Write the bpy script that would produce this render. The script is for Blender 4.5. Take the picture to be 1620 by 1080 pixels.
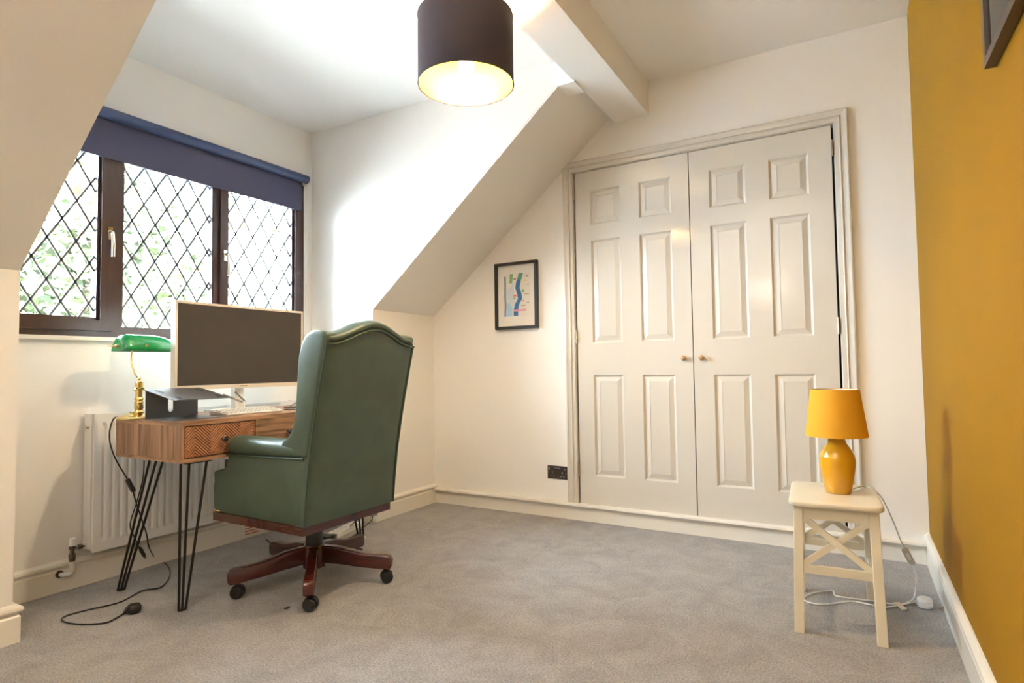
import bpy, bmesh, math, random
from mathutils import Vector, Matrix
R = random.Random(7)
for o in list(bpy.data.objects):
    bpy.data.objects.remove(o, do_unlink=True)
SC = bpy.context.scene
COL = SC.collection
PI = math.pi

# ------------------------------------------------------------------ camera
CAM_F, CAM_YAW, CAM_PITCH, CAM_ROLL, CAM_H = 932.7, 0.52287, 0.04353, -0.013566, 0.94
_cy, _sy, _cp, _sp = math.cos(CAM_YAW), math.sin(CAM_YAW), math.cos(CAM_PITCH), math.sin(CAM_PITCH)
FWD = Vector((-_sy*_cp, _cy*_cp, _sp))
_r0 = Vector((_cy, _sy, 0)); _u0 = _r0.cross(FWD)
RGT = math.cos(CAM_ROLL)*_r0 + math.sin(CAM_ROLL)*_u0
UPV = -math.sin(CAM_ROLL)*_r0 + math.cos(CAM_ROLL)*_u0
cam_d = bpy.data.cameras.new('camera'); cam = bpy.data.objects.new('camera', cam_d); COL.objects.link(cam)
cam_d.sensor_width = 36.0; cam_d.lens = CAM_F*36.0/1620.0; cam_d.clip_start = 0.02
mw = Matrix.Identity(4)
for i in range(3):
    mw[i][0] = RGT[i]; mw[i][1] = UPV[i]; mw[i][2] = -FWD[i]
mw[2][3] = CAM_H
cam.matrix_world = mw
SC.camera = cam
def PX(u, v, x=None, y=None, z=None):
    """point of the plane x / y / z = const that photo pixel (u, v) shows"""
    d = RGT*((u-810)/CAM_F) - UPV*((v-540)/CAM_F) + FWD
    if x is not None: t = x/d.x
    elif y is not None: t = y/d.y
    else: t = (z-CAM_H)/d.z
    return Vector((0, 0, CAM_H)) + d*t

# ------------------------------------------------------------------ world, sun, exposure
W = bpy.data.worlds.new('World'); SC.world = W; W.use_nodes = True
bg = W.node_tree.nodes['Background']
bg.inputs[0].default_value = (0.72, 0.86, 1.0, 1); bg.inputs[1].default_value = 37.0
sun_d = bpy.data.lights.new('sun', 'SUN'); sun_d.energy = 900.0; sun_d.angle = math.radians(2); sun_d.color = (1, 0.98, 0.94)
sun = bpy.data.objects.new('sun', sun_d); COL.objects.link(sun); sun.rotation_euler = Vector((-0.25, -0.62, -0.74)).to_track_quat('-Z', 'Y').to_euler()
def area(name, loc, rot, sx, sy, e, col=(1, 1, 1), portal=False):
    d = bpy.data.lights.new(name, 'AREA'); d.shape = 'RECTANGLE'; d.size = sx; d.size_y = sy; d.energy = e; d.color = col
    o = bpy.data.objects.new(name, d); COL.objects.link(o); o.location = loc; o.rotation_euler = rot
    if portal: d.cycles.is_portal = True
    return o
area('dormer_daylight_portal', (-3.22, 1.82, 1.64), (0, -PI/2, 0), 1.1, 1.75, 1, portal=True)
vs = SC.view_settings
vs.view_transform = 'Standard'; vs.look = 'None'; vs.gamma = 1.0; vs.use_curve_mapping = False
vs.exposure = 1.0

# ------------------------------------------------------------------ materials
MATS = {}
def mat(name, col, rough=0.5, metal=0.0, spec=0.5, noise=None, bump=None, coat=0.0, emit=None, sheen=0.0, trans=0.0, sub=0.0):
    """noise = (scale, amount, stretch xyz or None); bump = (scale, strength)"""
    if name in MATS: return MATS[name]
    m = bpy.data.materials.new(name); m.use_nodes = True; nt = m.node_tree; b = nt.nodes['Principled BSDF']
    b.inputs['Base Color'].default_value = (*col, 1); b.inputs['Roughness'].default_value = rough
    b.inputs['Metallic'].default_value = metal; b.inputs['Specular IOR Level'].default_value = spec
    b.inputs['Coat Weight'].default_value = coat; b.inputs['Sheen Weight'].default_value = sheen
    b.inputs['Transmission Weight'].default_value = trans
    tc = nt.nodes.new('ShaderNodeTexCoord')
    if noise:
        mp = nt.nodes.new('ShaderNodeMapping'); nt.links.new(tc.outputs['Object'], mp.inputs[0])
        if len(noise) > 2 and noise[2]: mp.inputs['Scale'].default_value = noise[2]
        n = nt.nodes.new('ShaderNodeTexNoise'); n.inputs['Scale'].default_value = noise[0]; n.inputs['Detail'].default_value = 6
        nt.links.new(mp.outputs[0], n.inputs['Vector'])
        r = nt.nodes.new('ShaderNodeMapRange'); r.inputs[1].default_value = 0.3; r.inputs[2].default_value = 0.7
        r.inputs[3].default_value = 1-noise[1]; r.inputs[4].default_value = 1+noise[1]
        nt.links.new(n.outputs['Fac'], r.inputs[0])
        mx = nt.nodes.new('ShaderNodeVectorMath'); mx.operation = 'SCALE'; mx.inputs[0].default_value = col
        nt.links.new(r.outputs[0], mx.inputs['Scale']); nt.links.new(mx.outputs[0], b.inputs['Base Color'])
    if bump:
        n2 = nt.nodes.new('ShaderNodeTexNoise'); n2.inputs['Scale'].default_value = bump[0]; n2.inputs['Detail'].default_value = 3
        nt.links.new(tc.outputs['Object'], n2.inputs['Vector'])
        bp = nt.nodes.new('ShaderNodeBump'); bp.inputs['Strength'].default_value = bump[1]; bp.inputs['Distance'].default_value = 0.004
        nt.links.new(n2.outputs['Fac'], bp.inputs['Height']); nt.links.new(bp.outputs[0], b.inputs['Normal'])
    if emit:
        b.inputs['Emission Color'].default_value = (*emit[0], 1); b.inputs['Emission Strength'].default_value = emit[1]
    MATS[name] = m
    return m
WALL = mat('cream_wall_paint', (0.88, 0.862, 0.835), 0.75, bump=(90, 0.05))
CEIL = mat('white_ceiling_paint', (0.93, 0.922, 0.91), 0.8, bump=(70, 0.05))
YEL = mat('mustard_wall_paint', (0.285, 0.140, 0.002), 0.65, spec=0.15, noise=(3, 0.03), bump=(120, 0.06))
GLOSS = mat('gloss_cream_paint', (0.64, 0.605, 0.545), 0.115, bump=(12, 0.015))
SATIN = mat('satin_white_trim', (0.82, 0.79, 0.725), 0.3)
FRAME_W = mat('dark_rosewood_pvc', (0.040, 0.018, 0.017), 0.3, noise=(14, 0.25, (6, 6, 0.5)))
BLIND = mat('navy_blind_fabric', (0.055, 0.055, 0.105), 0.75, bump=(500, 0.2))
LEAD = mat('grey_lead', (0.13, 0.14, 0.15), 0.45, metal=0.5)
CHROME = mat('polished_chrome', (0.8, 0.78, 0.72), 0.12, metal=1)
BRASS = mat('polished_brass', (0.83, 0.62, 0.24), 0.14, metal=1)
NICKEL = mat('dark_nickel', (0.15, 0.13, 0.12), 0.25, metal=0.9)
STEEL = mat('hinge_steel', (0.42, 0.36, 0.28), 0.3, metal=1)
BLACK = mat('black_plastic', (0.012, 0.012, 0.013), 0.4)
BLACKM = mat('black_steel_rod', (0.012, 0.011, 0.011), 0.42, metal=0.3)
WHITEP = mat('white_plastic', (0.82, 0.82, 0.81), 0.35)
RADI = mat('white_radiator_enamel', (0.80, 0.80, 0.79), 0.28)
LEATHER = mat('green_leather', (0.054, 0.084, 0.056), 0.40, noise=(9, 0.13), bump=(260, 0.16), coat=0.12)
LEATHD = mat('green_leather_piping', (0.030, 0.055, 0.036), 0.42)
MAHOG = mat('mahogany_lacquer', (0.062, 0.012, 0.009), 0.18, noise=(10, 0.25, (1, 1, 4)), coat=0.3)
CREAMST = mat('cream_stool_paint', (0.76, 0.695, 0.55), 0.28)
MUSTC = mat('mustard_glaze', (0.66, 0.33, 0.012), 0.12, coat=0.4)
MUSTF = mat('mustard_shade_fabric', (0.70, 0.345, 0.013), 0.8, bump=(600, 0.25))
GREENG = mat('green_glass_shade', (0.006, 0.21, 0.055), 0.1, coat=0.5)
GREYM = mat('grey_anodised_metal', (0.17, 0.165, 0.17), 0.42, metal=0.6)
SCREEN = mat('switched_off_screen', (0.040, 0.032, 0.026), 0.35)
BEZEL = mat('champagne_bezel', (0.74, 0.66, 0.55), 0.35, metal=0.2)
KNOBW = mat('pale_wood_knob', (0.46, 0.27, 0.12), 0.45, noise=(40, 0.15))
PICBLK = mat('black_frame_wood', (0.018, 0.016, 0.016), 0.4)
PICBRN = mat('dark_brown_frame_wood', (0.060, 0.035, 0.022), 0.4)
MATW = mat('white_mount_board', (0.90, 0.87, 0.82), 0.8)
PAPER = mat('white_paper', (0.82, 0.80, 0.77), 0.8)
BULB = mat('glowing_bulb', (1, 1, 1), 0.5, emit=((1.0, 0.78, 0.50), 640.0))
SHOUT = mat('dark_aubergine_shade', (0.020, 0.010, 0.020), 0.7, bump=(400, 0.15))
SHIN = mat('gold_shade_lining', (0.80, 0.52, 0.016), 0.45, metal=0.3)
def wood_mat(name, stretch, scale=7.0):
    m = bpy.data.materials.new(name); m.use_nodes = True; nt = m.node_tree; b = nt.nodes['Principled BSDF']
    b.inputs['Roughness'].default_value = 0.45
    tc = nt.nodes.new('ShaderNodeTexCoord'); mp = nt.nodes.new('ShaderNodeMapping'); mp.inputs['Scale'].default_value = stretch
    nt.links.new(tc.outputs['Object'], mp.inputs[0])
    n = nt.nodes.new('ShaderNodeTexNoise'); n.inputs['Scale'].default_value = scale; n.inputs['Detail'].default_value = 8; n.inputs['Distortion'].default_value = 0.6
    nt.links.new(mp.outputs[0], n.inputs['Vector'])
    cr = nt.nodes.new('ShaderNodeValToRGB'); e = cr.color_ramp.elements
    e[0].position = 0.32; e[0].color = (0.14, 0.072, 0.038, 1); e[1].position = 0.68; e[1].color = (0.45, 0.25, 0.135, 1)
    k = cr.color_ramp.elements.new(0.5); k.color = (0.30, 0.16, 0.085, 1)
    nt.links.new(n.outputs['Fac'], cr.inputs[0]); nt.links.new(cr.outputs[0], b.inputs['Base Color'])
    MATS[name] = m
    return m
WALNUT = wood_mat('walnut_along', (1.6, 0.7, 9)); WALNUTV = wood_mat('walnut_upright', (6, 6, 0.5), 5.0)
SLATM = mat('warm_walnut_slat', (0.42, 0.185, 0.092), 0.5, noise=(60, 0.2)); GROOVE = mat('dark_walnut_groove', (0.035, 0.012, 0.008), 0.6)
def carpet_mat():
    m = bpy.data.materials.new('grey_carpet'); m.use_nodes = True; nt = m.node_tree; b = nt.nodes['Principled BSDF']
    b.inputs['Roughness'].default_value = 0.95; b.inputs['Specular IOR Level'].default_value = 0.1; b.inputs['Sheen Weight'].default_value = 0.2
    tc = nt.nodes.new('ShaderNodeTexCoord')
    big = nt.nodes.new('ShaderNodeTexNoise'); big.inputs['Scale'].default_value = 6.5; big.inputs['Detail'].default_value = 7; big.inputs['Roughness'].default_value = 0.68; big.inputs['Distortion'].default_value = 0.8
    sm = nt.nodes.new('ShaderNodeTexNoise'); sm.inputs['Scale'].default_value = 150; sm.inputs['Detail'].default_value = 5; sm.inputs['Roughness'].default_value = 0.75
    nt.links.new(tc.outputs['Object'], big.inputs['Vector']); nt.links.new(tc.outputs['Object'], sm.inputs['Vector'])
    a = nt.nodes.new('ShaderNodeMapRange'); a.inputs[1].default_value = 0.3; a.inputs[2].default_value = 0.7; a.inputs[3].default_value = 0.80; a.inputs[4].default_value = 1.18
    c = nt.nodes.new('ShaderNodeMapRange'); c.inputs[1].default_value = 0.3; c.inputs[2].default_value = 0.7; c.inputs[3].default_value = 0.45; c.inputs[4].default_value = 1.55
    nt.links.new(big.outputs['Fac'], a.inputs[0]); nt.links.new(sm.outputs['Fac'], c.inputs[0])
    mu = nt.nodes.new('ShaderNodeMath'); mu.operation = 'MULTIPLY'; nt.links.new(a.outputs[0], mu.inputs[0]); nt.links.new(c.outputs[0], mu.inputs[1])
    v = nt.nodes.new('ShaderNodeVectorMath'); v.operation = 'SCALE'; v.inputs[0].default_value = (0.33, 0.318, 0.315)
    nt.links.new(mu.outputs[0], v.inputs['Scale']); nt.links.new(v.outputs[0], b.inputs['Base Color'])
    bp = nt.nodes.new('ShaderNodeBump'); bp.inputs['Strength'].default_value = 0.6; bp.inputs['Distance'].default_value = 0.006
    nt.links.new(sm.outputs['Fac'], bp.inputs['Height']); nt.links.new(bp.outputs[0], b.inputs['Normal'])
    return m
CARPET = carpet_mat()
def glass_mat(name, tint=(0.97, 1, 0.98)):
    m = bpy.data.materials.new(name); m.use_nodes = True; nt = m.node_tree
    nt.nodes.remove(nt.nodes['Principled BSDF']); out = nt.nodes['Material Output']
    t = nt.nodes.new('ShaderNodeBsdfTransparent'); t.inputs[0].default_value = (*tint, 1)
    g = nt.nodes.new('ShaderNodeBsdfGlossy'); g.inputs['Roughness'].default_value = 0.01
    f = nt.nodes.new('ShaderNodeFresnel'); f.inputs[0].default_value = 1.35
    mx = nt.nodes.new('ShaderNodeMixShader'); nt.links.new(f.outputs[0], mx.inputs[0]); nt.links.new(t.outputs[0], mx.inputs[1]); nt.links.new(g.outputs[0], mx.inputs[2])
    nt.links.new(mx.outputs[0], out.inputs[0])
    return m
GLASS = glass_mat('window_glass', (0.985, 1, 0.99)); PICGLASS = glass_mat('picture_glass', (1, 1, 1))

# ------------------------------------------------------------------ mesh helpers
def bm_box(bm, x0, x1, y0, y1, z0, z1):
    v = [bm.verts.new(p) for p in ((x0,y0,z0),(x1,y0,z0),(x1,y1,z0),(x0,y1,z0),(x0,y0,z1),(x1,y0,z1),(x1,y1,z1),(x0,y1,z1))]
    for f in ((0,3,2,1),(4,5,6,7),(0,1,5,4),(1,2,6,5),(2,3,7,6),(3,0,4,7)): bm.faces.new([v[i] for i in f])
    return bm
def box(x0, x1, y0, y1, z0, z1, bev=0.0, seg=2):
    bm = bmesh.new(); bm_box(bm, min(x0,x1), max(x0,x1), min(y0,y1), max(y0,y1), min(z0,z1), max(z0,z1))
    if bev: bevel(bm, bev, seg)
    return bm
def boxes(*bs):
    bm = bmesh.new()
    for b in bs: bm_box(bm, *b)
    return bm
def bevel(bm, w, seg=2, ang=35):
    es = [e for e in bm.edges if len(e.link_faces) == 2 and e.calc_face_angle(0) > math.radians(ang)]
    bmesh.ops.bevel(bm, geom=es, offset=w, segments=seg, profile=0.5, affect='EDGES', clamp_overlap=True)
def prism(poly, axis, a, b, bev=0.0, seg=2):
    """polygon of 2-D points pushed along axis from a to b (axis x: (y,z); y: (x,z); z: (x,y))"""
    bm = bmesh.new()
    def P(p, t): return {'x': (t,p[0],p[1]), 'y': (p[0],t,p[1]), 'z': (p[0],p[1],t)}[axis]
    lo = [bm.verts.new(P(p, a)) for p in poly]; hi = [bm.verts.new(P(p, b)) for p in poly]
    n = len(poly)
    bm.faces.new(lo); bm.faces.new(hi[::-1])
    for i in range(n): bm.faces.new((lo[i], hi[i], hi[(i+1) % n], lo[(i+1) % n]))
    bmesh.ops.recalc_face_normals(bm, faces=bm.faces)
    if bev: bevel(bm, bev, seg)
    return bm
def spline(pts, n=8):
    pts = [Vector(p) for p in pts]; out = []
    for i in range(len(pts)-1):
        p0 = pts[max(i-1, 0)]; p1 = pts[i]; p2 = pts[i+1]; p3 = pts[min(i+2, len(pts)-1)]
        for k in range(n):
            t = k/n
            out.append(0.5*((2*p1)+(p2-p0)*t+(2*p0-5*p1+4*p2-p3)*t*t+(3*p1-p0-3*p2+p3)*t**3))
    out.append(pts[-1])
    return out
def tube(pts, r, seg=8, bm=None, smooth_n=0, caps=True):
    if smooth_n: pts = spline(pts, smooth_n)
    pts = [Vector(p) for p in pts]
    bm = bm or bmesh.new(); rings = []
    rr = r if isinstance(r, (list, tuple)) else [r]*len(pts)
    ref = None
    for i, p in enumerate(pts):
        t = (pts[min(i+1, len(pts)-1)]-pts[max(i-1, 0)]).normalized()
        if ref is None: ref = Vector((0,0,1)) if abs(t.z) < 0.9 else Vector((1,0,0))
        a = (ref - t*ref.dot(t)).normalized(); b = t.cross(a); ref = a
        rings.append([bm.verts.new(p + (a*math.cos(2*PI*k/seg)+b*math.sin(2*PI*k/seg))*rr[i]) for k in range(seg)])
    for i in range(len(rings)-1):
        for k in range(seg): bm.faces.new((rings[i][k], rings[i][(k+1) % seg], rings[i+1][(k+1) % seg], rings[i+1][k]))
    if caps: bm.faces.new(rings[0][::-1]); bm.faces.new(rings[-1])
    return bm
def lathe(prof, c, seg=32, axis='z', bm=None, cap=True):
    """prof = [(r, h)]; revolved about an axis through c"""
    bm = bm or bmesh.new(); c = Vector(c); rings = []
    for r, h in prof:
        ring = []
        for k in range(seg):
            a = 2*PI*k/seg; u, v = r*math.cos(a), r*math.sin(a)
            ring.append(bm.verts.new(c + Vector({'z': (u,v,h), 'x': (h,u,v), 'y': (v,h,u)}[axis])))
        rings.append(ring)
    for i in range(len(rings)-1):
        for k in range(seg): bm.faces.new((rings[i][k], rings[i][(k+1) % seg], rings[i+1][(k+1) % seg], rings[i+1][k]))
    if cap:
        if prof[0][0] > 1e-5: bm.faces.new(rings[0][::-1])
        if prof[-1][0] > 1e-5: bm.faces.new(rings[-1])
    bmesh.ops.remove_doubles(bm, verts=bm.verts, dist=1e-6)
    bmesh.ops.recalc_face_normals(bm, faces=bm.faces)
    return bm
def loft(rings, caps=True, closed=True):
    bm = bmesh.new(); V = [[bm.verts.new(p) for p in r] for r in rings]; n = len(V[0])
    for i in range(len(V)-1):
        for k in range(n if closed else n-1): bm.faces.new((V[i][k], V[i][(k+1) % n], V[i+1][(k+1) % n], V[i+1][k]))
    if caps: bm.faces.new(V[0][::-1]); bm.faces.new(V[-1])
    bmesh.ops.recalc_face_normals(bm, faces=bm.faces)
    return bm
def sweep(path, prof, caps=True):
    """moulding: profile [(out, z)] carried along a plan polyline with mitred corners (room on the left of travel)"""
    rings = []; P = [Vector((p[0], p[1])) for p in path]
    for i, p in enumerate(P):
        ns = []
        for a, b in ((i-1, i), (i, i+1)):
            if a >= 0 and b < len(P):
                d = (P[b]-P[a]).normalized(); ns.append(Vector((-d.y, d.x)))
        if len(ns) == 2:
            m = (ns[0]+ns[1]).normalized(); m = m/max(0.2, m.dot(ns[0]))
        else: m = ns[0]
        rings.append([(p.x+m.x*o, p.y+m.y*o, z) for o, z in prof])
    return loft(rings, caps)
def wloc(o):
    v = Vector((0, 0, 0))
    while o: v = v + o.location; o = o.parent
    return v
def obj(name, bm, m, parent=None, smooth=None, kind=None):
    me = bpy.data.meshes.new(name)
    if parent: bmesh.ops.translate(bm, verts=bm.verts, vec=-wloc(parent))
    bm.to_mesh(me); bm.free()
    for x in (m if isinstance(m, (list, tuple)) else [m]): me.materials.append(x)
    if smooth is not None:
        for p in me.polygons: p.use_smooth = True
        me.set_sharp_from_angle(angle=math.radians(smooth))
    o = bpy.data.objects.new(name, me); COL.objects.link(o)
    if parent: o.parent = parent
    if kind: o['kind'] = kind
    return o
def tag(o, label, cat=None, group=None):
    o['label'] = label
    if cat: o['category'] = cat
    if group: o['group'] = group
    return o
def thing(name, label, cat, loc, group=None):
    o = bpy.data.objects.new(name, None); COL.objects.link(o); o.location = loc; o.empty_display_size = 0.05
    return tag(o, label, cat, group)
def struct(name, bm, m, label=None, smooth=None):
    o = obj(name, bm, m, None, smooth, 'structure')
    if label: o['label'] = label
    return o
def share(name, src, parent, dx=0, dy=0, dz=0):
    o = bpy.data.objects.new(name, src.data); COL.objects.link(o); o.parent = parent; o.location = src.location + Vector((dx, dy, dz))
    return o

# ------------------------------------------------------------------ room shell
KX, XR, YB, YF = -2.585, 0.284, 3.37, -1.30        # knee wall, mustard wall, wardrobe wall, wall behind the camera
YC0, YC1 = 0.945, 2.745                            # dormer cheeks
XWL, XWU = -3.0, -3.13                             # window wall below / above the sill
ZK, GR = 1.311, 0.84                               # knee wall height, pitch of the roof slope
BX0, BX1, ZB = -1.20, -0.989, 2.413                # beam
ZD, ZC = 2.538, 2.609                              # dormer ceiling, main ceiling
zs = lambda x: ZK + GR*(x-KX)
DX0, DXM, DX1, DZ0, DZ1 = -1.475, -0.7705, -0.0525, 0.100, 2.146   # wardrobe opening
WY0, WY1, WZ0, WZ1 = 0.975, 2.662, 1.105, 2.17     # window opening

struct('floor', box(-3.25, XR+0.1, YF-0.1, YB+0.1, -0.12, 0), CARPET, 'grey cut-pile carpet covering the whole floor')
struct('wall_back', boxes((KX-0.1, DX0-0.012, YB, YB+0.1, 0, 2.75), (DX1+0.012, XR+0.1, YB, YB+0.1, 0, 2.75),
       (DX0-0.012, DX1+0.012, YB, YB+0.1, DZ1+0.006, 2.75), (DX0-0.012, DX1+0.012, YB, YB+0.1, 0, DZ0-0.006)), WALL, 'cream wall around the fitted wardrobe')
struct('wall_right', box(XR, XR+0.1, YF, YB, 0, 2.75), YEL, 'mustard yellow feature wall')
struct('wall_left', boxes((KX-0.1, KX, YC1+0.1, YB, 0, ZK+0.0), (KX-0.1, KX, YF, YC0-0.1, 0, ZK)), WALL, 'low cream knee wall under the roof slope')
for nm, ya, yb, lab in (('wall_dormer_far', YC1, YC1+0.1, 'white dormer cheek wall between the window and the wardrobe'), ('wall_dormer_near', YC0-0.1, YC0, 'white dormer cheek wall at the radiator valve end')):
    struct(nm, prism([(-3.2, 0), (KX, 0), (KX, ZK+0.012), (BX0+0.02, zs(BX0+0.02)+0.012), (BX0+0.02, ZD+0.05), (-3.2, ZD+0.05)], 'y', ya, yb), WALL, lab)
struct('wall_window', boxes((-3.2, XWL, YC0, YC1, 0, 1.088), (-3.2, XWU, YC0, YC1, WZ1, ZD), (-3.2, XWU, YC0, WY0, 1.088, WZ1), (-3.2, XWU, WY1, YC1, 1.088, WZ1)), WALL, 'white dormer wall below and around the window')
struct('ceiling', box(BX1-0.02, XR, YF, YB, ZC, ZC+0.1), CEIL, 'flat white main ceiling')
struct('ceiling_dormer', box(-3.2, BX0+0.02, YC0-0.05, YC1+0.05, ZD, ZD+0.1), CEIL, 'flat white dormer ceiling')
def slope(ya, yb):
    xt = BX0+0.02
    return prism([(KX, ZK), (xt, zs(xt)), (xt, zs(xt)+0.14), (KX-0.1, ZK+0.055), (KX-0.1, ZK)], 'y', ya, yb)
struct('ceiling_slope_far', slope(YC1+0.002, YB), CEIL, 'sloping ceiling beside the wardrobe')
struct('ceiling_slope_near', slope(YF, YC0-0.002), CEIL, 'sloping ceiling in front of the dormer')
struct('trim_1', boxes((BX0, BX1, YF, YB, ZB, ZC+0.05)), CEIL, 'boxed-in white ceiling beam')
struct('trim_2', boxes((-1.292, BX0+0.01, YC1-0.004, YC1+0.135, 2.402, ZD)), CEIL, 'small plastered trimmer end beside the beam')
struct('wall_front', boxes((KX-0.1, XR+0.1, YF-0.1, YF, 0, 2.75)), WALL, 'cream wall')
struct('trim_3', box(-3.115, -2.972, YC0, YC1, 1.086, 1.104, 0.004), SATIN, 'white window board')
# skirtings
SK = [(0.0, 0.0), (0.018, 0.0), (0.018, 0.088), (0.013, 0.094), (0.013, 0.100), (0.021, 0.104), (0.025, 0.112), (0.023, 0.121), (0.015, 0.127), (0.007, 0.130), (0, 0.131)]
struct('baseboard_left', sweep([(KX, YB), (KX, YC1), (XWL, YC1), (XWL, YC0), (KX, YC0), (KX, YF)], SK), SATIN, 'cream moulded skirting board along the knee wall and dormer')
SKR = [(o*0.9, z*1.08) for o, z in SK]
struct('baseboard_right', sweep([(XR, YF), (XR, YB)], SKR), SATIN, 'white moulded skirting board along the mustard wall')
SKB = [(0, 0), (0.016, 0), (0.016, 0.082), (0.034, 0.084), (0.038, 0.090), (0.036, 0.100), (0.030, 0.104), (0, 0.104)]
struct('baseboard_back', sweep([(XR-0.017, YB), (KX+0.02, YB)], SKB), SATIN, 'white skirting board with projecting ledge under the wardrobe')
# architrave (profile carried round three sides of the wardrobe opening)
AP = [(0.0, 0.0), (0.006, 0.012), (0.024, 0.013), (0.029, 0.020), (0.036, 0.014), (0.048, 0.017), (0.060, 0.022), (0.067, 0.020), (0.067, 0.0)]
rings = []
for cx, cz, sx, sz in ((DX0-0.006, 0.104, -1, 0), (DX0-0.006, DZ1+0.004, -1, 1), (DX1+0.006, DZ1+0.004, 1, 1), (DX1+0.006, 0.104, 1, 0)):
    rings.append([(cx+sx*o, YB-t, cz+sz*o) for o, t in AP])
struct('trim_4', loft(rings), GLOSS, 'cream moulded architrave around the wardrobe doors')
struct('gap_shade_sheet', boxes((DX0-0.012, DX1+0.012, YB+0.06, YB+0.09, DZ0-0.006, DZ1+0.006)), mat('painted_gap_shade', (0.02, 0.018, 0.016), 0.9), 'near-black sheet behind the door gaps, shade put into its colour')  # dark sheet painted in for the shade inside the wardrobe

# ------------------------------------------------------------------ wardrobe doors
def door(n, x0, x1, hinge_x, knob_x, sgn, hz, label):
    yf = YB-0.002
    cx = (x0+x1)/2; pw = 0.190; gap = 0.117
    xs = [(cx-gap/2-pw, cx-gap/2), (cx+gap/2, cx+gap/2+pw)]; zz = [(0.275, 0.885), (1.080, 1.712), (1.810, 2.024)]
    gx = [x0, xs[0][0], xs[0][1], xs[1][0], xs[1][1], x1]; gz = [DZ0, zz[0][0], zz[0][1], zz[1][0], zz[1][1], zz[2][0], zz[2][1], DZ1]
    bm = bmesh.new(); V = {}
    def v(i, j, y): 
        if (i, j, y) not in V: V[i, j, y] = bm.verts.new((gx[i], y, gz[j]))
        return V[i, j, y]
    for i in range(5):
        for j in range(7):
            if i in (1, 3) and j in (1, 3, 5): continue
            bm.faces.new((v(i, j, yf), v(i+1, j, yf), v(i+1, j+1, yf), v(i, j+1, yf)))
    yb = yf+0.035
    c = [bm.verts.new(p) for p in ((x0, yb, DZ0), (x1, yb, DZ0), (x1, yb, DZ1), (x0, yb, DZ1))]
    bm.faces.new((c[3], c[2], c[1], c[0]))
    bm.faces.new([v(i, 0, yf) for i in range(6)][::-1]+[c[0], c[1]]); bm.faces.new([v(i, 7, yf) for i in range(6)]+[c[2], c[3]])
    bm.faces.new([v(0, j, yf) for j in range(8)]+[c[3], c[0]]); bm.faces.new([v(5, j, yf) for j in range(8)][::-1]+[c[1], c[2]])
    bmesh.ops.recalc_face_normals(bm, faces=bm.faces)
    d = struct(f'door_{n}', bm, GLOSS, label)
    for (a, b) in xs:
        for (p, q) in zz:
            rings = []
            for o, t in ((0.0, 0.0), (0.003, 0.003), (0.010, 0.010), (0.014, 0.010), (0.040, 0.002), (0.041, 0.0035)):
                rings.append([(a+o, yf+t, p+o), (b-o, yf+t, p+o), (b-o, yf+t, q-o), (a+o, yf+t, q-o)])
            bm = loft(rings, caps=False); bm.verts.ensure_lookup_table(); bm.faces.new(bm.verts[-4:])
            bmesh.ops.recalc_face_normals(bm, faces=bm.faces)
            for f in bm.faces:
                if f.normal.y > 0.2: f.normal_flip()
            obj('panel', bm, GLOSS, d)
    k = obj('knob', lathe([(0.0, 0.030), (0.008, 0.0295), (0.013, 0.026), (0.0155, 0.020), (0.014, 0.014), (0.009, 0.008), (0.009, 0.0)], (0, 0, 0), 24, 'y'), KNOBW, None, 50)
    k.data.transform(Matrix.Translation((knob_x, yf, 0.978)) @ Matrix.Scale(-1, 4, (0, 1, 0))); k.data.flip_normals(); k.parent = d; k['label'] = 'round pale wooden knob'
    for z in hz:
        h = obj('hinge', boxes((hinge_x-0.004, hinge_x+0.004, yf-0.010, yf+0.0, z-0.04, z+0.04)), STEEL, d)
        obj('hinge_pin', lathe([(0.0045, -0.042), (0.0045, 0.042)], (hinge_x, yf-0.011, z), 10), STEEL, h, 40)
    return d
door(1, DX0+0.004, DXM-0.0025, DX0+0.001, -0.820, -1, (2.02, 1.122, 0.308), 'six-panelled cream wardrobe door nearer the small framed print')
door(2, DXM+0.0025, DX1-0.004, DX1-0.001, -0.723, 1, (2.025, 1.125, 0.31), 'six-panelled cream wardrobe door behind the mustard lamp')

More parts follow.
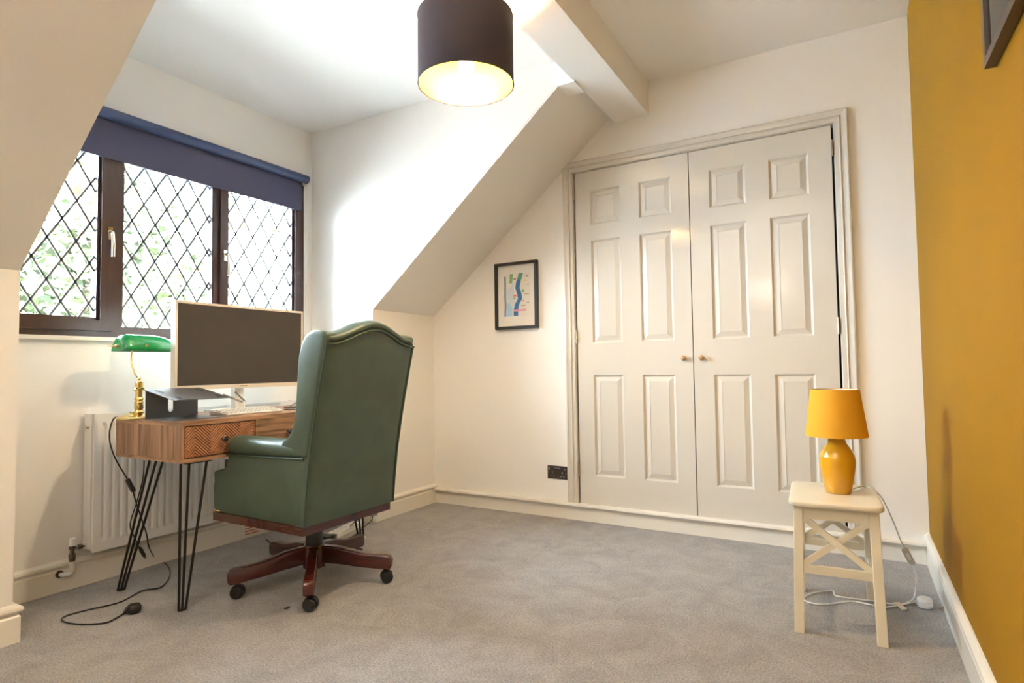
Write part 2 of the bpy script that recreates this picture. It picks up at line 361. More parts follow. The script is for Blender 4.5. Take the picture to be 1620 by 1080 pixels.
# ------------------------------------------------------------------ window
win = bpy.data.objects.new('window_1', None); COL.objects.link(win); win.location = (-3.14, 1.82, WZ0); win['kind'] = 'structure'; win['label'] = 'dark brown three-light window with diamond leaded glass'
FX0, FX1 = -3.185, -3.112
M1, M2 = (1.494, 1.544), (2.030, 2.075)     # mullions
obj('window_frame', boxes((FX0, FX1, WY0, WY1, WZ0, WZ0+0.052), (FX0, FX1, WY0, WY1, WZ1-0.05, WZ1), (FX0, FX1, WY0, WY0+0.05, WZ0+0.052, WZ1-0.05), (FX0, FX1, WY1-0.052, WY1, WZ0+0.052, WZ1-0.05)), FRAME_W, win)
for a, b in (M1, M2): obj('mullion', box(FX0, FX1, a, b, WZ0+0.052, WZ1-0.05, 0.004), FRAME_W, win)
def leaded(y0, y1, z0, z1, xg, holder):
    p = obj('pane', box(xg-0.003, xg+0.003, y0-0.004, y1+0.004, z0-0.004, z1+0.004), GLASS, holder)
    WH, HH = 0.115, 0.192; half = 0.0048
    segs = []
    for s in (1, -1):
        ref = 0.0
        kmin = -int((y1-y0)/WH+(z1-z0)/HH)-3
        for k in range(kmin, -kmin):
            # line: (y-y0)/WH*s + (z-z0)/HH = k + offset
            pts = []
            def zat(y): return z0+HH*(k+0.35-s*(y-y0)/WH)
            def yat(z): return y0+WH*s*(k+0.35-(z-z0)/HH)
            for y in (y0, y1):
                if z0 <= zat(y) <= z1: pts.append((y, zat(y)))
            for z in (z0, z1):
                if y0 < yat(z) < y1: pts.append((yat(z), z))
            if len(pts) >= 2:
                a, b = pts[0], pts[1]
                if math.hypot(a[0]-b[0], a[1]-b[1]) > 0.02: segs.append((a, b))
    for a, b in segs:
        d = Vector((b[0]-a[0], b[1]-a[1])).normalized(); n = Vector((-d.y, d.x))*half
        q = [(a[0]+n.x, a[1]+n.y), (b[0]+n.x, b[1]+n.y), (b[0]-n.x, b[1]-n.y), (a[0]-n.x, a[1]-n.y)]
        obj('lead_strip', prism(q, 'x', xg+0.0028, xg+0.0055), LEAD, p)
def sash(y0, y1, z0, z1, w, handle_y, hz):
    x0, x1 = -3.165, -3.098
    s = obj('sash', bmesh.new(), FRAME_W, win)
    bm = boxes((x0, x1, y0, y1, z0, z0+w), (x0, x1, y0, y1, z1-w, z1), (x0, x1, y0, y0+w, z0+w, z1-w), (x0, x1, y1-w, y1, z0+w, z1-w),
               (x0, x1-0.018, y0+w, y1-w, z0+w, z0+w+0.012), (x0, x1-0.018, y0+w, y0+w+0.012, z0+w, z1-w), (x0, x1-0.018, y1-w-0.012, y1-w, z0+w, z1-w))
    bmesh.ops.translate(bm, verts=bm.verts, vec=-wloc(s)); bm.to_mesh(s.data); bm.free()
    leaded(y0+w+0.012, y1-w-0.012, z0+w+0.012, z1-w, -3.14, win)
    y = handle_y; x = x1
    bmh = box(x, x+0.010, y-0.011, y+0.011, hz-0.030, hz+0.032, 0.004)
    tube([(x+0.006, y, hz+0.008), (x+0.030, y, hz+0.004), (x+0.036, y, hz-0.020), (x+0.040, y, hz-0.055), (x+0.034, y+0.002, hz-0.090), (x+0.032, y+0.003, hz-0.115)], 0.0085, 10, bmh, 4)
    hd = obj('handle', bmh, CHROME, s, 40); hd['label'] = 'polished metal window handle'
sash(WY0+0.03, 1.500, WZ0+0.034, WZ1-0.035, 0.052, 1.482, 1.612)
leaded(1.548, 2.026, WZ0+0.056, WZ1-0.052, -3.145, win)
obj('glazing_bead', boxes((-3.140, FX1-0.002, 1.544, 1.554, WZ0+0.052, WZ1-0.05), (-3.140, FX1-0.002, 2.020, 2.030, WZ0+0.052, WZ1-0.05), (-3.140, FX1-0.002, 1.554, 2.020, WZ0+0.052, WZ0+0.060)), FRAME_W, win)
sash(2.062, WY1-0.03, WZ0+0.034, WZ1-0.035, 0.050, 2.088, 1.600)

# ------------------------------------------------------------------ garden beyond the window
LEAF = mat('sunlit_leaf', (0.021, 0.031, 0.007), 0.6, noise=(1.2, 0.3))
BARK = mat('pale_bark', (0.05, 0.037, 0.022), 0.9, noise=(6, 0.3), bump=(20, 0.4))
BOUNCE_GROUND = mat('bounce_ground', (0.66, 0.66, 0.65), 0.9, noise=(2, 0.2))  # unseen ground made near-white so it throws daylight up into the dormer
tag(obj('garden_bounce_ground', box(-40, -3.6, -25, 30, -2.9, -2.7), BOUNCE_GROUND), 'unseen ground far below the window, whitened to bounce light up', 'bounce_ground')['kind'] = 'structure'
def leaves(c, rad, n, size, rnd):
    bm = bmesh.new()
    for _ in range(n):
        while True:
            p = Vector((rnd.uniform(-1,1), rnd.uniform(-1,1), rnd.uniform(-1,1)))
            if 0.25 < p.length < 1: break
        p = Vector((p.x*rad[0], p.y*rad[1], p.z*rad[2])) + Vector(c)
        u = Vector((rnd.gauss(0,1), rnd.gauss(0,1), rnd.gauss(0,0.7))).normalized(); w = u.cross(Vector((rnd.gauss(0,1), rnd.gauss(0,1), rnd.gauss(0,1)))).normalized()
        s = size*rnd.uniform(0.6, 1.3)
        bm.faces.new([bm.verts.new(q) for q in (p-u*s, p+w*s*0.42, p+u*s, p-w*s*0.42)])
    return bm
def tree(loc, h, trunk_r, crowns, label, seed):
    rnd = random.Random(seed); t = thing('garden_tree', label, 'tree', loc, None); x, y, z = loc
    top = (x+0.1, y+0.15, z+h*0.8)
    tr = obj('trunk', tube([loc, (x+0.05, y-0.05, z+h*0.3), (x-0.05, y+0.1, z+h*0.55), top], [trunk_r, trunk_r*0.8, trunk_r*0.6, trunk_r*0.25], 10), BARK, t, 60)
    for (cx, cy, cz), rad, n in crowns:
        obj('branch', tube([(x, y, z+h*0.45), (x+cx*0.5, y+cy*0.5, z+(h*0.45+cz)*0.5+0.2), (x+cx, y+cy, z+cz)], [trunk_r*0.4, trunk_r*0.28, trunk_r*0.12], 7), BARK, tr, 60)
        f = obj('foliage', leaves((x+cx, y+cy, z+cz), rad, int(n*1.8), 0.11, rnd), LEAF, t); f['kind'] = 'stuff'
tree((-8.2, 3.55, -2.7), 6.5, 0.17, [((0.2, 0.3, 4.4), (1.3, 1.5, 1.0), 1500), ((-0.3, -1.2, 3.6), (1.1, 1.2, 0.9), 1000), ((0.3, 1.5, 3.5), (1.0, 1.2, 0.8), 900), ((0, 0.2, 6.0), (1.6, 1.7, 1.1), 1300)], 'leafy garden tree with the thickest trunk, closest to the dormer window', 3)
tree((-12.8, 8.4, -2.7), 6.0, 0.13, [((0, 0, 4.6), (1.5, 1.6, 1.3), 1700), ((0.5, 1.4, 3.6), (1.2, 1.3, 0.9), 800), ((0.3, -1.2, 3.2), (1.1, 1.1, 0.9), 700)], 'leafy garden tree between the thickest-trunked tree and the shortest tree', 5)
tree((-11.5, 13.4, -2.7), 5.2, 0.12, [((0, 0, 4.0), (1.5, 1.8, 1.4), 1100), ((0.6, 1.5, 3.0), (1.2, 1.3, 0.9), 500)], 'shortest garden tree with the sparsest crown', 9)

# ------------------------------------------------------------------ roller blind
bl = thing('roller_blind', 'navy blue roller blind part lowered over the window', 'blind', (-3.085, 1.81, 2.20))
BY0, BY1 = 0.958, 2.650
obj('roller', lathe([(0.0, BY0), (0.027, BY0), (0.027, BY1), (0.0, BY1)], (-3.066, 0, 2.188), 24, 'y'), mat('navy_roller', (0.030, 0.050, 0.13), 0.4, bump=(400, 0.1)), bl, 40)
obj('blind_fabric', boxes((-3.0935, -3.0915, BY0+0.015, BY1-0.022, 1.992, 2.188)), BLIND, bl)
obj('bottom_bar', box(-3.0955, -3.0885, BY0+0.015, BY1-0.022, 1.978, 1.993, 0.002), BLIND, bl)
obj('bracket', box(-3.128, -3.070, BY1, BY1+0.006, 2.158, 2.224, 0.002), WHITEP, bl); obj('bracket', box(-3.128, -3.070, BY0-0.006, BY0, 2.158, 2.224, 0.002), WHITEP, bl)
obj('bead_chain', tube([(-3.098, BY1+0.011, 2.19), (-3.100, BY1+0.011, 1.55), (-3.098, BY1+0.012, 1.22), (-3.090, BY1+0.012, 1.215), (-3.084, BY1+0.011, 1.22), (-3.080, BY1+0.011, 1.55), (-3.078, BY1+0.011, 2.19)], 0.0022, 6), WHITEP, bl)

# ------------------------------------------------------------------ pendant lamp
PC = Vector((-1.245, 1.835, 2.020)); PR, PH = 0.182, 0.262
pl = thing('pendant_lamp', 'dark drum pendant lamp with glowing gold lining', 'lamp', PC+Vector((0, 0, PH)))
obj('lamp_shade', lathe([(PR, 0.0), (PR, PH), (PR-0.002, PH), (PR-0.002, 0.0)], PC, 64, cap=False), SHOUT, pl, 40)
o = obj('shade_lining', lathe([(PR-0.0025, 0.001), (PR-0.0025, PH-0.001), (PR-0.004, PH-0.001), (PR-0.004, 0.001)], PC, 64, cap=False), SHIN, pl, 40); o['label'] = 'metallic gold shade lining'
obj('rim', tube([PC+Vector((PR*math.cos(a*PI/24), PR*math.sin(a*PI/24), 0.0)) for a in range(49)], 0.0022, 6, caps=False), SHOUT, pl)
obj('rim', tube([PC+Vector((PR*math.cos(a*PI/24), PR*math.sin(a*PI/24), PH)) for a in range(49)], 0.0022, 6, caps=False), SHOUT, pl)
bms = bmesh.new()
for a in range(3):
    c, s = math.cos(a*2*PI/3+0.4), math.sin(a*2*PI/3+0.4)
    tube([PC+Vector((0.02*c, 0.02*s, PH-0.03)), PC+Vector((PR*c*0.99, PR*s*0.99, PH-0.004))], 0.0018, 6, bms)
obj('spider_ring', bms, STEEL, pl)
obj('bulb_holder', lathe([(0.0, 0.15), (0.019, 0.15), (0.021, 0.20), (0.017, 0.235), (0.006, 0.25), (0.0, 0.25)], PC, 20), WHITEP, pl, 40)
obj('bulb', lathe([(0.0, 0.035), (0.018, 0.040), (0.029, 0.058), (0.031, 0.075), (0.026, 0.10), (0.016, 0.125), (0.014, 0.15), (0.0, 0.15)], PC, 24), BULB, pl, 60)
obj('flex', tube([PC+Vector((0, 0, 0.25)), (PC.x, PC.y, ZD-0.03)], 0.003, 8), WHITEP, pl)
obj('ceiling_rose', lathe([(0.0, -0.034), (0.012, -0.032), (0.018, -0.02), (0.045, -0.014), (0.048, 0.0)], (PC.x, PC.y, ZD), 24), WHITEP, pl, 40)

# ------------------------------------------------------------------ uplighter added unseen behind the camera as fill, in place of bounced flash
UX, UY = -0.80, -0.60
cl = thing('added_fill_uplighter', 'added fill light shaped as a white uplighter, unseen at the near end of the room', 'lamp', (UX, UY, 0))
obj('base', lathe([(0.0, 0.0), (0.13, 0.0), (0.13, 0.012), (0.11, 0.02), (0.015, 0.03), (0.0, 0.03)], (UX, UY, 0), 32), WHITEP, cl, 40)
obj('pole', lathe([(0.0, 0.028), (0.011, 0.028), (0.011, 1.69), (0.0, 1.69)], (UX, UY, 0), 16), WHITEP, cl, 40)
obj('bowl', lathe([(0.0, 1.68), (0.06, 1.685), (0.16, 1.73), (0.235, 1.80), (0.262, 1.86), (0.258, 1.86), (0.230, 1.803), (0.157, 1.735), (0.0, 1.692)], (UX, UY, 0), 40), mat('fill_glow_opal', (0.9, 0.9, 0.88), 0.4, emit=((1.0, 0.88, 0.72), 6.5)), cl, 50)  # bowl glow added as extra fill for the slopes and beam
obj('fill_glow_disc', lathe([(0.0, 1.800), (0.118, 1.800), (0.118, 1.806), (0.0, 1.808)], (UX, UY, 0), 32), mat('fill_glow_disc', (0.9, 0.9, 0.9), 0.5, emit=((1.0, 0.90, 0.76), 130.0)), cl, 40)

# ------------------------------------------------------------------ radiator
rd = thing('radiator', 'white panel radiator on the wall under the window', 'radiator', (-2.95, 1.9, 0.15))
RY0, RY1, RZ0, RZ1, RXF = 1.345, 2.44, 0.150, 0.757, -2.918
pts = []
y = RY0+0.035; per = 0.0345
prof = [(RY0, RXF-0.008), (RY0+0.004, RXF), (RY0+0.022, RXF)]
while y < RY1-0.05:
    prof += [(y, RXF), (y+0.006, RXF-0.011), (y+0.015, RXF-0.011), (y+0.021, RXF)]; y += per
prof += [(RY1-0.022, RXF), (RY1-0.004, RXF), (RY1, RXF-0.008)]
bm = loft([[(x, yy, z) for yy, x in prof] for z in (RZ0+0.055, RZ1-0.055)], caps=False, closed=False)
fl = [(yy, RXF) for yy, x in prof]
for zz in ((RZ0+0.040, RZ0+0.055), (RZ1-0.040, RZ1-0.055)):
    b2 = loft([[(RXF if 0.02 < yy-RY0 < RY1-RY0-0.02 else x, yy, zz[0]) for yy, x in prof], [(x, yy, zz[1]) for yy, x in prof]], caps=False, closed=False)
    me = bpy.data.meshes.new('t'); b2.to_mesh(me); b2.free(); bm.from_mesh(me); bpy.data.meshes.remove(me)
bm_box(bm, RXF-0.006, RXF, RY0+0.002, RY1-0.002, RZ0, RZ0+0.040); bm_box(bm, RXF-0.006, RXF, RY0+0.002, RY1-0.002, RZ1-0.040, RZ1)
bm_box(bm, RXF-0.018, RXF-0.012, RY0+0.002, RY1-0.002, RZ0+0.01, RZ1-0.01)
obj('front_panel', bm, RADI, rd)
obj('side_panel', box(-2.985, RXF-0.006, RY0-0.006, RY0+0.002, RZ0+0.014, RZ1, 0.002), RADI, rd)
obj('side_panel', box(-2.985, RXF-0.006, RY1-0.002, RY1+0.006, RZ0+0.014, RZ1, 0.002), RADI, rd)
obj('back_panel', box(-2.985, -2.978, RY0, RY1, RZ0+0.01, RZ1-0.005), RADI, rd)
bar = obj('grille_bar', boxes((-2.976, RXF-0.020, RY0+0.012, RY0+0.018, RZ1-0.012, RZ1-0.006)), RADI, rd)
for k in range(1, 36): share('grille_bar', bar, rd, 0, k*0.030, 0)
obj('bleed_plug', lathe([(0.0, -0.012), (0.008, -0.012), (0.010, 0.0)], (-2.950, RY0-0.006, 0.700), 14, 'y'), CHROME, rd, 40)
vv = obj('valve', lathe([(0.0, 0.0), (0.011, 0.0), (0.013, 0.012), (0.013, 0.030), (0.009, 0.036), (0.009, 0.05), (0.012, 0.052), (0.012, 0.066), (0, 0.067)], (-2.95, 1.285, 0.128), 16), NICKEL, rd, 40)
obj('valve_cap', lathe([(0.0, 0.066), (0.012, 0.066), (0.013, 0.075), (0.011, 0.098), (0.0, 0.099)], (-2.95, 1.285, 0.128), 16), WHITEP, vv, 40)
obj('union', tube([(-2.95, 1.290, 0.180), (-2.95, 1.312, 0.182), (-2.95, 1.345, 0.183)], 0.009, 12), CHROME, rd, 40)
obj('union_nut', lathe([(0.0, 1.306), (0.013, 1.306), (0.013, 1.322), (0.0, 1.322)], (-2.95, 0, 0.182), 6, 'y'), NICKEL, rd)
obj('pipe', tube([(-2.95, 1.285, 0.128), (-2.95, 1.285, 0.098), (-2.952, 1.283, 0.080), (-2.962, 1.270, 0.074), (-2.976, 1.255, 0.076), (-2.984, 1.250, 0.078)], 0.0095, 10, None, 4), WHITEP, rd, 60)
obj('pipe_collar', lathe([(0.0, -0.004), (0.016, -0.004), (0.014, 0.004), (0.0, 0.004)], (-2.978, 1.252, 0.078), 16, 'x'), NICKEL, rd, 40)

# ------------------------------------------------------------------ desk
DF, DB, DY0, DY1, DT, DBOT = -2.302, -2.787, 1.372, 2.386, 0.740, 0.577
dk = thing('writing_desk', 'walnut desk with chevron drawers on black hairpin legs', 'desk', (-2.54, 1.88, 0))
obj('desk_top', box(DB, DF, DY0, DY1, DT-0.017, DT, 0.002), WALNUT, dk)
obj('bottom_panel', box(DB, DF, DY0, DY1, DBOT, DBOT+0.015, 0.002), WALNUT, dk)
obj('end_panel', box(DB, DF, DY0, DY0+0.012, DBOT+0.015, DT-0.017, 0.001), WALNUTV, dk)
obj('end_panel', box(DB, DF, DY1-0.012, DY1, DBOT+0.015, DT-0.017, 0.001), WALNUTV, dk)
obj('back_panel', box(DB, DB+0.012, DY0+0.012, DY1-0.012, DBOT+0.015, DT-0.017), WALNUT, dk)
DIVS = (1.708, 2.037)
for y in DIVS: obj('divider', box(DB+0.012, DF, y, y+0.013, DBOT+0.015, DT-0.017), WALNUT, dk)
def clip(poly, y0, y1, z0, z1):
    for ax, lim, s in ((0, y0, 1), (0, y1, -1), (1, z0, 1), (1, z1, -1)):
        out = []
        for i in range(len(poly)):
            a, b = poly[i], poly[(i+1) % len(poly)]; da, db = s*(a[ax]-lim), s*(b[ax]-lim)
            if da >= 0: out.append(a)
            if da*db < 0:
                t = da/(da-db); out.append((a[0]+(b[0]-a[0])*t, a[1]+(b[1]-a[1])*t))
        poly = out
        if len(poly) < 3: return []
    return poly
def drawer(y0, y1, chevron, ky):
    z0, z1 = DBOT+0.017, DT-0.019
    d = obj('drawer', box(DF-0.40, DF-0.006 if chevron else DF-0.001, y0+0.002, y1-0.002, z0, z1, 0.001), GROOVE if chevron else WALNUT, dk)
    d['label'] = 'drawer front with carved chevron slats' if chevron else 'plain walnut drawer front'
    if chevron:
        bm = bmesh.new(); colw = 0.066; pitch = 0.0125; th = 0.0072
        ncol = int((y1-y0)/colw)+2; a0 = y0-0.02
        for c in range(ncol):
            ya, yb = a0+c*colw, a0+(c+1)*colw; up = (c % 2 == 0)
            k = -8
            while True:
                zb = z0-colw*1.0+k*pitch+0.05
                if zb > z1+0.08: break
                za_, zb_ = (zb, zb+colw*0.95) if up else (zb+colw*0.95, zb)
                q = clip([(ya, za_), (yb, zb_), (yb, zb_+th), (ya, za_+th)], y0+0.004, y1-0.004, z0+0.003, z1-0.003)
                k += 1
                if len(q) < 3: continue
                lo = [bm.verts.new((DF-0.006, p[0], p[1])) for p in q]; hi = [bm.verts.new((DF-0.0005, p[0], p[1])) for p in q]
                bm.faces.new(hi)
                for i in range(len(q)): bm.faces.new((lo[i], lo[(i+1) % len(q)], hi[(i+1) % len(q)], hi[i]))
        s = obj('chevron_slats', bm, SLATM, d); s['kind'] = 'stuff'
    kn = obj('drawer_knob', lathe([(0.0, 0.026), (0.010, 0.025), (0.013, 0.020), (0.011, 0.014), (0.005, 0.010), (0.005, -0.002), (0, -0.002)], (DF, ky, 0.656), 16, 'x'), NICKEL, d, 40)
drawer(DY0+0.012, DIVS[0], True, 1.549); drawer(DIVS[0]+0.013, DIVS[1], False, 1.879); drawer(DIVS[1]+0.013, DY1-0.012, True, 2.21)
def hairpin(foot, tops):
    bm = bmesh.new(); f = Vector(foot); rods = []
    for k, t in enumerate(tops):
        off = Vector((0.004*(k-1), 0.011*(k-1), 0))
        tube([t, f+off+Vector((0, 0, 0.004))], 0.0052, 8, bm)
    tube([f+Vector((-0.004, -0.011, 0.005)), f+Vector((0.004, 0.011, 0.005))], 0.005, 8, bm)
    tx = sum(t[0] for t in tops)/3; ty = sum(t[1] for t in tops)/3
    bm_box(bm, tx-0.05, tx+0.05, ty-0.05, ty+0.05, DBOT-0.004, DBOT)
    obj('hairpin_leg', bm, BLACKM, dk, 40)
hairpin((-2.314, 1.390, 0), [(-2.325, 1.385, DBOT), (-2.345, 1.432, DBOT), (-2.345, 1.508, DBOT)])
hairpin((-2.767, 1.392, 0), [(-2.640, 1.440, DBOT), (-2.600, 1.446, DBOT), (-2.560, 1.452, DBOT)])
hairpin((-2.314, 2.368, 0), [(-2.345, 2.250, DBOT), (-2.345, 2.326, DBOT), (-2.325, 2.373, DBOT)])
hairpin((-2.767, 2.366, 0), [(-2.560, 2.306, DBOT), (-2.600, 2.312, DBOT), (-2.640, 2.318, DBOT)])

# ------------------------------------------------------------------ monitor
mn = thing('computer_monitor', 'large switched-off monitor with slim champagne bezel on the desk', 'monitor', (-2.66, 1.88, DT))
MY0, MY1, MZ0, MZ1 = 1.529, 2.236, 0.856, 1.262
def curved(x0, x1, y0, y1, z0, z1, sag, n=16):
    rings = []
    for i in range(n+1):
        y = y0+(y1-y0)*i/n; s = ((2*(y-(MY0+MY1)/2)/(MY1-MY0))**2)*sag
        rings.append([(x0+s, y, z0), (x1+s, y, z0), (x1+s, y, z1), (x0+s, y, z1)])
    return loft(rings)
SG = 0.012
obj('housing', curved(-2.665, -2.636, MY0, MY1, MZ0, MZ1, SG), BEZEL, mn, 40)
bz = obj('bezel', curved(-2.636, -2.630, MY0, MY1, MZ0, MZ0+0.020, SG), BEZEL, mn, 40)
for q in ((MY0, MY1, MZ1-0.011, MZ1), (MY0, MY0+0.011, MZ0+0.020, MZ1-0.011), (MY1-0.011, MY1, MZ0+0.020, MZ1-0.011)):
    obj('bezel_strip', curved(-2.636, -2.630, *q, SG), BEZEL, bz, 40)
obj('screen', curved(-2.6355, -2.633, MY0+0.011, MY1-0.011, MZ0+0.020, MZ1-0.011, SG), SCREEN, mn, 40)
obj('brand_mark', boxes((-2.6302, -2.6292, 1.862, 1.902, MZ0+0.0075, MZ0+0.0125)), mat('grey_print', (0.25, 0.22, 0.2), 0.5), bz)
st = obj('stand', box(-2.70, -2.664, 1.858, 1.905, 0.755, 1.02, 0.006), WHITEP, mn, 40)
obj('stand_strut', tube([(-2.66, 1.79, 0.826), (-2.62, 1.868, 0.786)], 0.0045, 8), GREYM, st)
obj('stand_strut', tube([(-2.66, 1.855, 0.836), (-2.62, 1.885, 0.786)], 0.0045, 8), GREYM, st)
obj('stand_foot', box(-2.75, -2.57, 1.75, 2.02, DT, DT+0.012, 0.005), WHITEP, st, 40)
obj('stand_post', tube([(-2.62, 1.876, 0.790), (-2.62, 1.876, 0.748)], 0.006, 8), WHITEP, st)

# ------------------------------------------------------------------ keyboard, notebook, spectacles
kb = thing('keyboard', 'slim white keyboard on the desk below the monitor', 'keyboard', (-2.50, 1.85, DT))
KX0, KX1, KY0, KY1 = -2.560, -2.430, 1.655, 1.955
obj('keyboard_body', prism([(KX0, DT+0.001), (KX1, DT+0.001), (KX1, DT+0.008), (KX0, DT+0.022)], 'y', KY0, KY1, 0.002), WHITEP, kb)
key = None
for r in range(5):
    for c in range(14):
        x = KX0+0.010+r*0.0235; y = KY0+0.008+c*0.0204; zt = DT+0.022-(x+0.010-KX0)/(KX1-KX0)*0.014
        if key is None:
            key = obj('key', box(x, x+0.020, y, y+0.0175, zt-0.001, zt+0.004, 0.0015, 1), WHITEP, kb); x00, y00, z00 = x, y, zt
        else: share('key', key, kb, x-x00, y-y00, zt-z00)
nb = thing('notebook', 'closed dark notebook lying on the desk beside the keyboard', 'notebook', (-2.46, 2.12, DT))
obj('cover', box(-2.52, -2.37, 2.03, 2.24, DT, DT+0.003, 0.001), mat('dark_brown_cover', (0.06, 0.035, 0.03), 0.6), nb)
obj('pages', box(-2.518, -2.372, 2.034, 2.238, DT+0.003, DT+0.009), PAPER, nb)
obj('cover', box(-2.52, -2.37, 2.03, 2.24, DT+0.009, DT+0.012, 0.001), MATS['dark_brown_cover'], nb)
sp = thing('spectacles', 'small pair of wire spectacles resting on the dark notebook', 'glasses', (-2.46, 2.10, DT+0.012))
for cy in (2.075, 2.128):
    ring = [(-2.455, cy+0.022*math.cos(a*PI/8), DT+0.032+0.018*math.sin(a*PI/8)) for a in range(17)]
    obj('rim', tube(ring, 0.0018, 6), BLACK, sp)
    obj('lens', prism([(p[1], p[2]) for p in ring[:-1]], 'x', -2.4555, -2.4545), GLASS, sp)
obj('bridge', tube([(-2.455, 2.097, DT+0.036), (-2.453, 2.1015, DT+0.040), (-2.455, 2.106, DT+0.036)], 0.0016, 6), BLACK, sp)
obj('temple', tube([(-2.455, 2.053, DT+0.034), (-2.50, 2.06, DT+0.020), (-2.515, 2.07, DT+0.014)], 0.0016, 6), BLACK, sp)
obj('temple', tube([(-2.455, 2.150, DT+0.034), (-2.50, 2.145, DT+0.020), (-2.515, 2.135, DT+0.014)], 0.0016, 6), BLACK, sp)

# ------------------------------------------------------------------ laptop stand
ls = thing('laptop_stand', 'grey sheet-metal laptop stand with sloping platform on the desk corner', 'laptop stand', (-2.48, 1.5, DT))
LX, LY0, LY1 = -2.58, 1.382, 1.615
obj('base_plate', box(LX, -2.372, LY0, LY1-0.005, DT, DT+0.004, 0.001), GREYM, ls)
# upright with a rounded cable slot
bm = bmesh.new(); t = 0.004
outer = [(LY0, DT+0.004), (LY1-0.005, DT+0.004), (LY1-0.005, 0.864), (LY0, 0.864)]
sy, sw, s0, s1 = 1.488, 0.0115, 0.778, 0.822
def arc(cy, cz, a0, a1, n=8): return [(cy+sw*math.cos(a0+(a1-a0)*k/n), cz+sw*math.sin(a0+(a1-a0)*k/n)) for k in range(n+1)]
right = [(sy, DT+0.004), (LY1-0.005, DT+0.004), (LY1-0.005, 0.864), (sy, 0.864)] + arc(sy, s1, PI/2, 0) + arc(sy, s0, 0, -PI/2)
left = [(sy, 0.864), (LY0, 0.864), (LY0, DT+0.004), (sy, DT+0.004)] + arc(sy, s0, -PI/2, -PI) + arc(sy, s1, PI, PI/2)
for poly in (right, left):
    b2 = prism(poly, 'x', LX, LX+t); me = bpy.data.meshes.new('t'); b2.to_mesh(me); b2.free(); bm.from_mesh(me); bpy.data.meshes.remove(me)
obj('upright', bm, GREYM, ls)
obj('platform', prism([(LX-0.002, 0.862), (LX+0.002, 0.868), (-2.358, 0.827), (-2.340, 0.828), (-2.340, 0.824), (-2.360, 0.8225)], 'y', LY0-0.004, LY1+0.004, 0.0008, 1), GREYM, ls)
for y in (LY0+0.03, LY1-0.03):
    obj('rubber_pad', prism([(-2.545, 0.8616), (-2.505, 0.8543), (-2.505, 0.8555), (-2.545, 0.8630)], 'y', y-0.006, y+0.006), BLACK, ls)
    obj('rubber_pad', prism([(-2.405, 0.8362), (-2.375, 0.8307), (-2.375, 0.8320), (-2.405, 0.8376)], 'y', y-0.006, y+0.006), BLACK, ls)

# ------------------------------------------------------------------ banker's lamp
BLx, BLy = -2.685, 1.412
bk = thing('desk_lamp', "brass banker's lamp with green glass shade on the desk corner", 'lamp', (BLx, BLy, DT))
obj('base', lathe([(0.0, 0), (0.066, 0), (0.068, 0.004), (0.064, 0.010), (0.058, 0.012), (0.050, 0.015), (0.034, 0.020), (0.018, 0.026), (0.014, 0.03)], (BLx-0.012, BLy-0.016, DT), 8), BRASS, bk)
obj('column', lathe([(0.016, 0.02), (0.020, 0.028), (0.014, 0.036), (0.018, 0.044), (0.018, 0.070), (0.013, 0.076), (0.019, 0.084), (0.014, 0.092), (0.014, 0.118), (0.024, 0.122), (0.024, 0.128), (0.016, 0.134), (0.016, 0.155), (0.008, 0.160), (0.006, 0.165), (0.008, 0.172), (0.004, 0.178), (0, 0.178)], (BLx, BLy, DT), 20), BRASS, bk, 30)
obj('stem', tube([(BLx, BLy, 0.905), (BLx-0.030, BLy-0.004, 0.935), (BLx-0.055, BLy-0.004, 0.985), (BLx-0.058, BLy-0.002, 1.030), (BLx-0.040, BLy, 1.060)], 0.0036, 8, None, 5), BRASS, bk, 60)
SHX, SHZ, SY0, SY1 = -2.740, 1.037, 1.350, 1.594
rings = []
for t, k in ((0, 0.55), (0.015, 0.78), (0.05, 0.93), (0.12, 1.0), (0.5, 1.0), (0.68, 0.96), (0.80, 0.86), (0.90, 0.68), (0.97, 0.45), (1.0, 0.25)):
    y = SY0+(SY1-SY0)*t
    rings.append([(SHX+0.062*math.cos(a)*(0.6+0.4*k), y, SHZ-0.004+0.074*k*math.sin(a)) for a in [PI*j/14 for j in range(15)]])
sh = obj('glass_shade', loft(rings, caps=False, closed=False), GREENG, bk, 50)
so = sh.modifiers.new('thick', 'SOLIDIFY'); so.thickness = 0.004
obj('shade_end', prism([(p[0], p[2]) for p in rings[0]], 'y', SY0, SY0+0.003), GREENG, sh)
obj('shade_end', prism([(p[0], p[2]) for p in rings[-1]], 'y', SY1-0.003, SY1), GREENG, sh)
obj('pivot_knob', lathe([(0.0, -0.044), (0.002, -0.042), (0.0035, -0.015), (0.007, -0.010), (0.009, -0.004), (0.007, 0.002), (0, 0.002)], (SHX, SY0, SHZ+0.016), 14, 'y'), BRASS, bk, 40)
obj('pull_switch', lathe([(0.0, 0.0), (0.005, 0.002), (0.005, 0.010), (0.0, 0.012)], (SHX+0.058, 1.44, SHZ+0.014), 10), BRASS, bk, 40)
